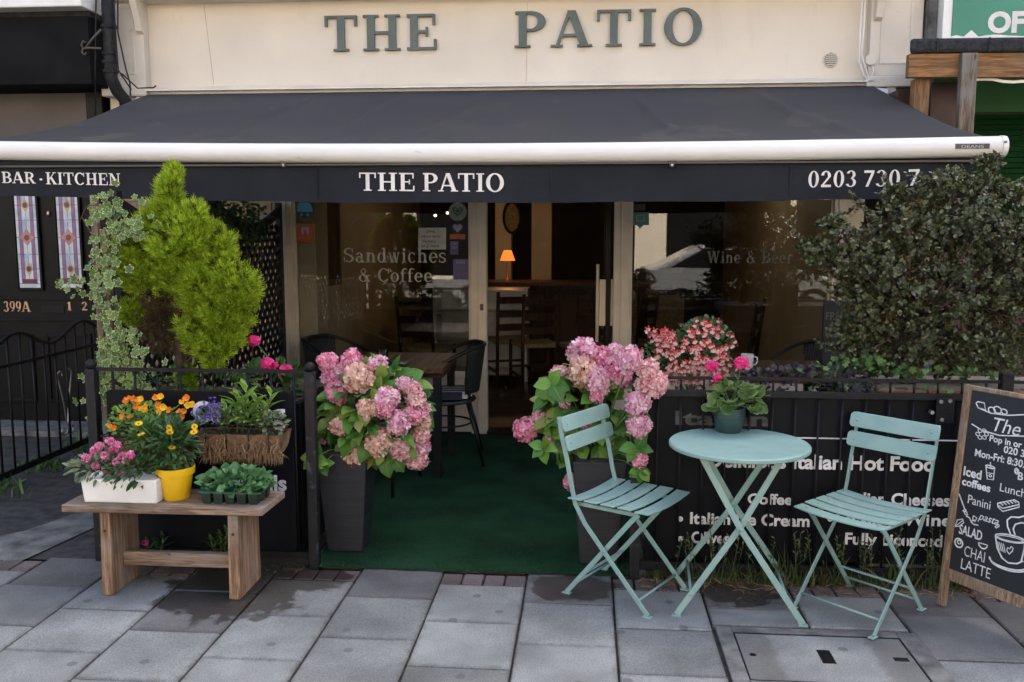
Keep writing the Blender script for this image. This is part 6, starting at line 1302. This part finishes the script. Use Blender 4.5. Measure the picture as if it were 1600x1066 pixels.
scatter('crown', 'bush', bu, oval(.36, .06, .05), pos, dirs, rng.uniform(.018, .027, n * k_) * sc_, normals=tw + np.array([0, -.1, .25]) + rng.normal(0, .15, (n * k_, 3)), kind='stuff')
I_ = []
for (u, v, ru, rv) in bl: c = P(u, v, YS); rx, rz = ru * YS / FPX, rv * YS / FPX; q = sph(int(60 + 9000 * rx * rz)); I_.append(np.array(c) + np.array([0, .06, 0]) + q * np.array([rx, .12, rz]) * rng.uniform(.2, .85, (len(q), 1)))
I_ = np.concatenate(I_); scatter('inner_foliage', 'bush', bu, oval(.36, .06, .05), I_, sph(len(I_)) + np.array([0, -.2, .4]), rng.uniform(.02, .032, len(I_)), kind='stuff')
mb = MB(); t0 = Vector((1.60, 4.68, .87)); fk = P(1425, 500, YS); mb.tube([t0, t0.lerp(fk, .5) + Vector((.02, 0, 0)), fk], [.028, .022, .018], 8); mb.tube([t0 + Vector((.03, 0, 0)), P(1480, 480, YS + .05)], [.022, .012], 7)
for i in range(0, n, 16):
    t_ = Vector(cl_p[i]); s_ = fk if t_.x < 1.85 else P(1500, 470, YS + .03); mb.tube([s_.lerp(t_, .15), s_.lerp(t_, .6) + Vector((0, 0, -.02)), t_], [.004, .003, .0015], 4)
mb.build('branches', 'bark', bu, smooth=True)

# ivy on its two stakes
for u, v0, lb, x_off in ((147, 305, 'pale timber stake nearer the black door, wrapped in ivy', 0), (162, 360, 'shorter weathered timber stake covered by ivy', 0)):
    a = P(u, v0, 4.32); sk = MB().box(a.x - .016, a.x + .016, 4.305, 4.335, -.02, a.z).build('timber_stake', 'stake', bevel=.003); tag(sk, lb, 'stake')
iv = thing('variegated_ivy', 'cream edged variegated ivy climbing two timber stakes', 'ivy', (-2.33, 4.30, 0))
M['ivy'] = leafmat('ivy_leaf', [(.06, .13, .03), (.10, .19, .045), (.15, .24, .06)], .25, .45, ((.52, .54, .27), .80))
path = [(165, 312, 18), (185, 335, 26), (170, 370, 17), (160, 400, 18), (165, 425, 18), (162, 455, 18), (170, 480, 20), (178, 515, 20), (172, 545, 24), (190, 565, 30), (180, 595, 34), (205, 600, 30), (205, 625, 26), (165, 610, 22), (210, 575, 26), (195, 345, 22), (160, 430, 16), (150, 600, 14), (150, 330, 10), (215, 350, 16), (190, 540, 22)]
P_, N_ = [], []
for u, v, r_ in path:
    for _ in range(int(r_ * 1.05)): P_.append(P(u + random.gauss(0, r_ * .66), v + random.gauss(0, r_ * .66), 4.27 + random.uniform(-.05, .06)))
for u, v in ((140, 440), (128, 438), (118, 432), (112, 428), (106, 440), (98, 436), (130, 452), (90, 438), (118, 462), (108, 446), (122, 446)): P_.append(P(u, v, 4.25 + random.uniform(-.02, .02)))
n = len(P_); scatter('leaves', 'ivy', iv, IVY, P_, np.stack([rng.normal(0, .6, n), rng.normal(-.1, .3, n), rng.normal(-.8, .45, n)], 1), rng.uniform(.030, .052, n), normals=np.stack([rng.normal(0, .35, n), -np.ones(n), rng.normal(.45, .35, n)], 1), kind='stuff')
mb = MB()
for (pts) in (((190, 700), (185, 600), (178, 500), (175, 400), (165, 312)), ((205, 690), (200, 580), (172, 470), (185, 380), (190, 330)), ((165, 470), (140, 445), (108, 435), (88, 437)), ((170, 330), (150, 320), (135, 322), (125, 345)), ((170, 420), (140, 360), (128, 340))): mb.tube([P(u, v, 4.30 if v > 690 else 4.29) for u, v in pts], .003, 5)
mb.build('stems', 'bark', iv, smooth=True)
# fern like tangle between ivy and cypress, and dark growth on the trellis
ct_ = thing('trellis_climber', 'dark leafy climber over the top of the lattice trellis', 'climber', (-2.40, 5.6, 0)); n = 1500
pos = np.stack([-2.38 + rng.normal(0, .05, n), rng.uniform(5.15, 6.5, n), np.minimum(rng.normal(1.66, .10, n), 1.80)], 1); pos[:500, 2] = rng.uniform(.9, 1.6, 500); pos[:500, 1] = rng.uniform(4.9, 5.7, 500)
scatter('leaves', 'leaf_dark', ct_, OV, pos, rng.normal(0, 1, (n, 3)) + np.array([0, 0, -.4]), rng.uniform(.03, .055, n), kind='stuff')
mb = MB()
for i in range(5): y = 4.8 + i * .35; mb.tube([(-2.385, y, 0), (-2.385, y + .1, .9), (-2.385, y + .02, 1.7)], .006, 5)
mb.build('stems', 'bark', ct_, smooth=True)

# pink geraniums behind the left fence
gr2 = thing('trailing_geranium', 'magenta geranium flowering above the left fence rail', 'geranium', (-1.5, 4.5, .785))
fp = [P(397, 532, 4.5), P(418, 567, 4.42), P(446, 577, 4.42), P(428, 571, 4.45)]
for i, p in enumerate(fp): cluster('flower_head', 'fl_magenta', gr2, PETAL5, p, (.026, .028, .026, .014)[i], 26, .016)
stems(gr2, (-1.52, 4.5, .785), fp, .003); mound('foliage', 'leaf_dark', gr2, ROUND, (-1.62, 4.52, .86), (.2, .1, .09), 110, (.035, .06), zmin=.79)
mound('foliage', 'leaf_mid', gr2, OVN, (-1.95, 4.42, .86), (.3, .05, .07), 160, (.03, .06), zmin=.79)
# red and white fuchsia
fu = thing('fuchsia', 'bushy fuchsia covered in red and white flowers above the railing', 'fuchsia', (.53, 4.55, .805)); c = P(1078, 555, 4.52)
mound('foliage', 'leaf_dark', fu, OV, (c.x - .03, 4.54, c.z - .03), (.20, .13, .15), 800, (.018, .034), inner=.25, zmin=.81); mound('foliage', 'leaf_dark', fu, OV, (c.x + .07, 4.52, c.z + .05), (.13, .11, .14), 450, (.018, .034), inner=.25, zmin=.81)
stems(fu, (.53, 4.55, .805), [Vector((c.x, 4.54, c.z)) + Vector(d) * .15 for d in sph(24)], .0025)
fls = []
while len(fls) < 270:
    cu_, cv_, ru_, rv_ = random.choice(((1062, 565, 52, 44), (1085, 550, 58, 52), (1108, 535, 36, 42), (1040, 590, 30, 16), (1100, 580, 44, 26), (1035, 530, 22, 18))); fls.append((random.gauss(cu_, ru_ * .5), random.gauss(cv_, rv_ * .5)))
for u, v in fls:
    dx, dz_ = (u - 1078) / 70, (v - 556) / 60; p = P(u, v, 4.54 - .205 * math.sqrt(max(0, 1 - dx * dx - dz_ * dz_)) - .01); d = np.array([[random.gauss(0, .4), -.7, -.5]])
    o = scatter('flower', 'fl_red', fu, star(4, .3, 0, -.35), [p], d, random.uniform(.014, .020)); scatter('petals', 'fl_white', o, star(4, .6, 0, .7), [p], d, random.uniform(.010, .014))
    if random.random() < .5: scatter('bud', 'fl_red', fu, oval(.22, .1, 0), [p + Vector((.012, 0, -.008))], [[.1, -.3, -1]], .02)
pm_ = thing('purple_ground_cover', 'purple and green leaves spilling over the railing under the shrub', 'plant', (1.1, 4.5, .805))
mound('foliage', 'leaf_purple', pm_, OVR, (1.05, 4.45, .90), (.36, .12, .07), 420, (.02, .045), zmin=.81); mound('foliage', 'leaf_mid', pm_, IVY, (1.30, 4.42, .93), (.28, .1, .10), 160, (.02, .04), zmin=.81)
mound('foliage', 'leaf_mid', pm_, IVY, (1.75, 4.38, .93), (.3, .06, .05), 60, (.02, .04), zmin=.9)
# small plants rooted at the foot of the left panel
for lb, pts, m_ in (('small leafy weed with a magenta flower under the bench', [(230, 860), (255, 850), (245, 868)], 'leaf_dark'), ('green sprouting plant under the right half of the bench', [(345, 848), (330, 855), (355, 840), (358, 858)], 'leaf_mid')):
    c = G(sum(p[0] for p in pts) / len(pts), 884, 0); t = thing('small_plant', lb, 'plant', (c.x, 4.16, -.02))
    for u, v in pts: lily(t, (c.x, 4.16, -.02), P(u, v - 8, 4.14), 16, .06, m_)
    if 'magenta' in lb: cluster('flower_head', 'fl_magenta', t, PETAL5, P(227, 848, 4.12), .012, 10, .009)
# weeds, dry straw and litter along the railings
M['grass'] = leafmat('weed_blades', [(.04, .08, .02), (.06, .11, .03), (.09, .12, .04), (.22, .18, .09)], .2, .7)
n = 800; x = rng.uniform(.30, 1.95, n); cl = np.sin(x * 9) * .5 + np.sin(x * 23) * .5
pos = np.stack([x, rng.uniform(4.12, 4.215, n), np.full(n, -.012)], 1); hgt = rng.uniform(.04, .17, n) * (1 + .5 * cl) * np.where(x > .42, 1, .5)
gs_ = scatter('grass', 'grass', None, BLADE, pos, np.stack([rng.normal(0, .35, n), rng.normal(-.15, .3, n), np.ones(n)], 1), np.maximum(.03, hgt), widths=.5, kind='stuff'); tag(gs_, 'thin dry grass and weeds along the foot of the railing', 'grass')
n = 45; x = rng.uniform(.4, 1.85, n); b_ = np.stack([x, rng.uniform(4.13, 4.185, n), np.full(n, 0)], 1)
P_, D_ = [], []
mb = MB()
for p in b_:
    h_ = random.uniform(.16, .30); t_ = Vector(p) + Vector((random.uniform(-.05, .05), random.uniform(-.03, 0), h_)); mb.tube([Vector(p), Vector(p).lerp(t_, .6), t_], .0011, 4)
    for j in range(12): q_ = Vector(p).lerp(t_, .55 + .45 * j / 11); P_.append(q_); D_.append((random.gauss(0, .6), random.gauss(0, .5), .8))
wd_ = mb.build('weeds', 'grass'); tag(wd_, 'tall seeding weeds against the food banner', 'weeds', kind='stuff'); scatter('seed_heads', 'grass', wd_, oval(.2, .03, .1), P_, D_, .022, kind='stuff')
n = 700; pos = np.stack([rng.uniform(.25, 2.0, n), rng.normal(4.12, .05, n), np.full(n, .002)], 1)
lt = scatter('straw_litter', 'coirhair', None, BLADE, pos, np.stack([rng.normal(0, 1, n), rng.normal(0, .6, n), rng.uniform(-.0, .12, n)], 1), rng.uniform(.02, .07, n), widths=.6, kind='stuff'); tag(lt, 'dry straw and plant litter at the foot of the railing', 'litter')
n = 500; pos = np.stack([rng.uniform(-2.35, -1.35, n), rng.normal(4.14, .035, n), np.full(n, .002)], 1)
lt = scatter('soil_litter', 'cypold', None, OV, pos, np.stack([rng.normal(0, 1, n), rng.normal(0, 1, n), rng.uniform(0, .3, n)], 1), rng.uniform(.006, .018, n), kind='stuff'); tag(lt, 'dropped brown leaves and petals under the bench', 'litter')
n = 450; gy = rng.uniform(5.1, 6.6, n); pos = np.stack([-3.72 + rng.normal(0, .09, n), gy, np.full(n, -.008)], 1)
gs2 = scatter('alley_weeds', 'leaf_mid', None, BLADE, pos, np.stack([rng.normal(0, .6, n), rng.normal(0, .6, n), np.ones(n)], 1), rng.uniform(.03, .13, n) * (np.sin(gy * 11) > -.1), widths=1.2, kind='stuff'); tag(gs2, 'green weeds growing under the alley gate', 'weeds')

# ================================================================ ACROSS THE STREET (seen only as reflections in the shop windows)
M['terrace'] = mat('pale_stucco', (.66, .57, .45), .8, .06, 1)
ob = thing('terrace_building', 'pale terrace across the street, reflected in the shop windows', 'building', (0, -16, -.17))
MB().box(-22, 22, -24, -15, -.17, 9.5).build('wall', 'terrace', ob); MB().box(-22, 22, -15.2, -15.001, 2.6, 3.1).build('shop_fascia', 'white', ob)
for i in range(11):
    x = -20 + i * 4; w_ = MB().box(x - .6, x + .6, -15.05, -14.99, 4.0, 5.8).build('window', 'white', ob); MB().box(x - .5, x + .5, -14.985, -14.975, 4.1, 5.7).build('pane', 'black', w_)
    MB().box(x - 1.5, x + 1.5, -15.05, -14.99, .1, 2.5).build('shop_window', 'black', ob)
op = MB().box(-40, 40, -15, -11.5, -.166, -.03).build('far_pavement', 'tarconc'); struct(op)
car = thing('parked_car', 'silver parked car reflected in the right shop window', 'car', (3.2, -5.2, -.17)); M['silver'] = mat('silver_paint', (.5, .51, .52), .25, .05, 5, metal=.7, coat=.6)
prof = [(-2.0, .3), (2.05, .3), (2.1, .55), (2.0, .75), (1.2, .92), (.55, 1.38), (-.9, 1.45), (-1.7, 1.05), (-2.05, .95), (-2.1, .5)]
MB().ext([(3.2 + a, -6.0, b - .17) for a, b in prof][::-1], (0, 1, 0), 1.6).build('body', 'silver', car, bevel=.06, seg=3)
MB().ext([(3.2 + a, -4.399, b - .17) for a, b in ((1.05, .95), (.5, 1.32), (-.85, 1.38), (-1.5, 1.02))], (0, 1, 0), .006).build('side_window', 'black', car)
for a in (-1.3, 1.35):
    for y in (-5.95, -4.55):
        wh = MB().tube([(3.2 + a, y, .13), (3.2 + a, y + .2, .13)], .30, 24).build('wheel', 'black', car, smooth='auto'); MB().tube([(3.2 + a, y + .2005, .13), (3.2 + a, y + .21, .13)], .2, 18).build('rim', 'steel', wh)
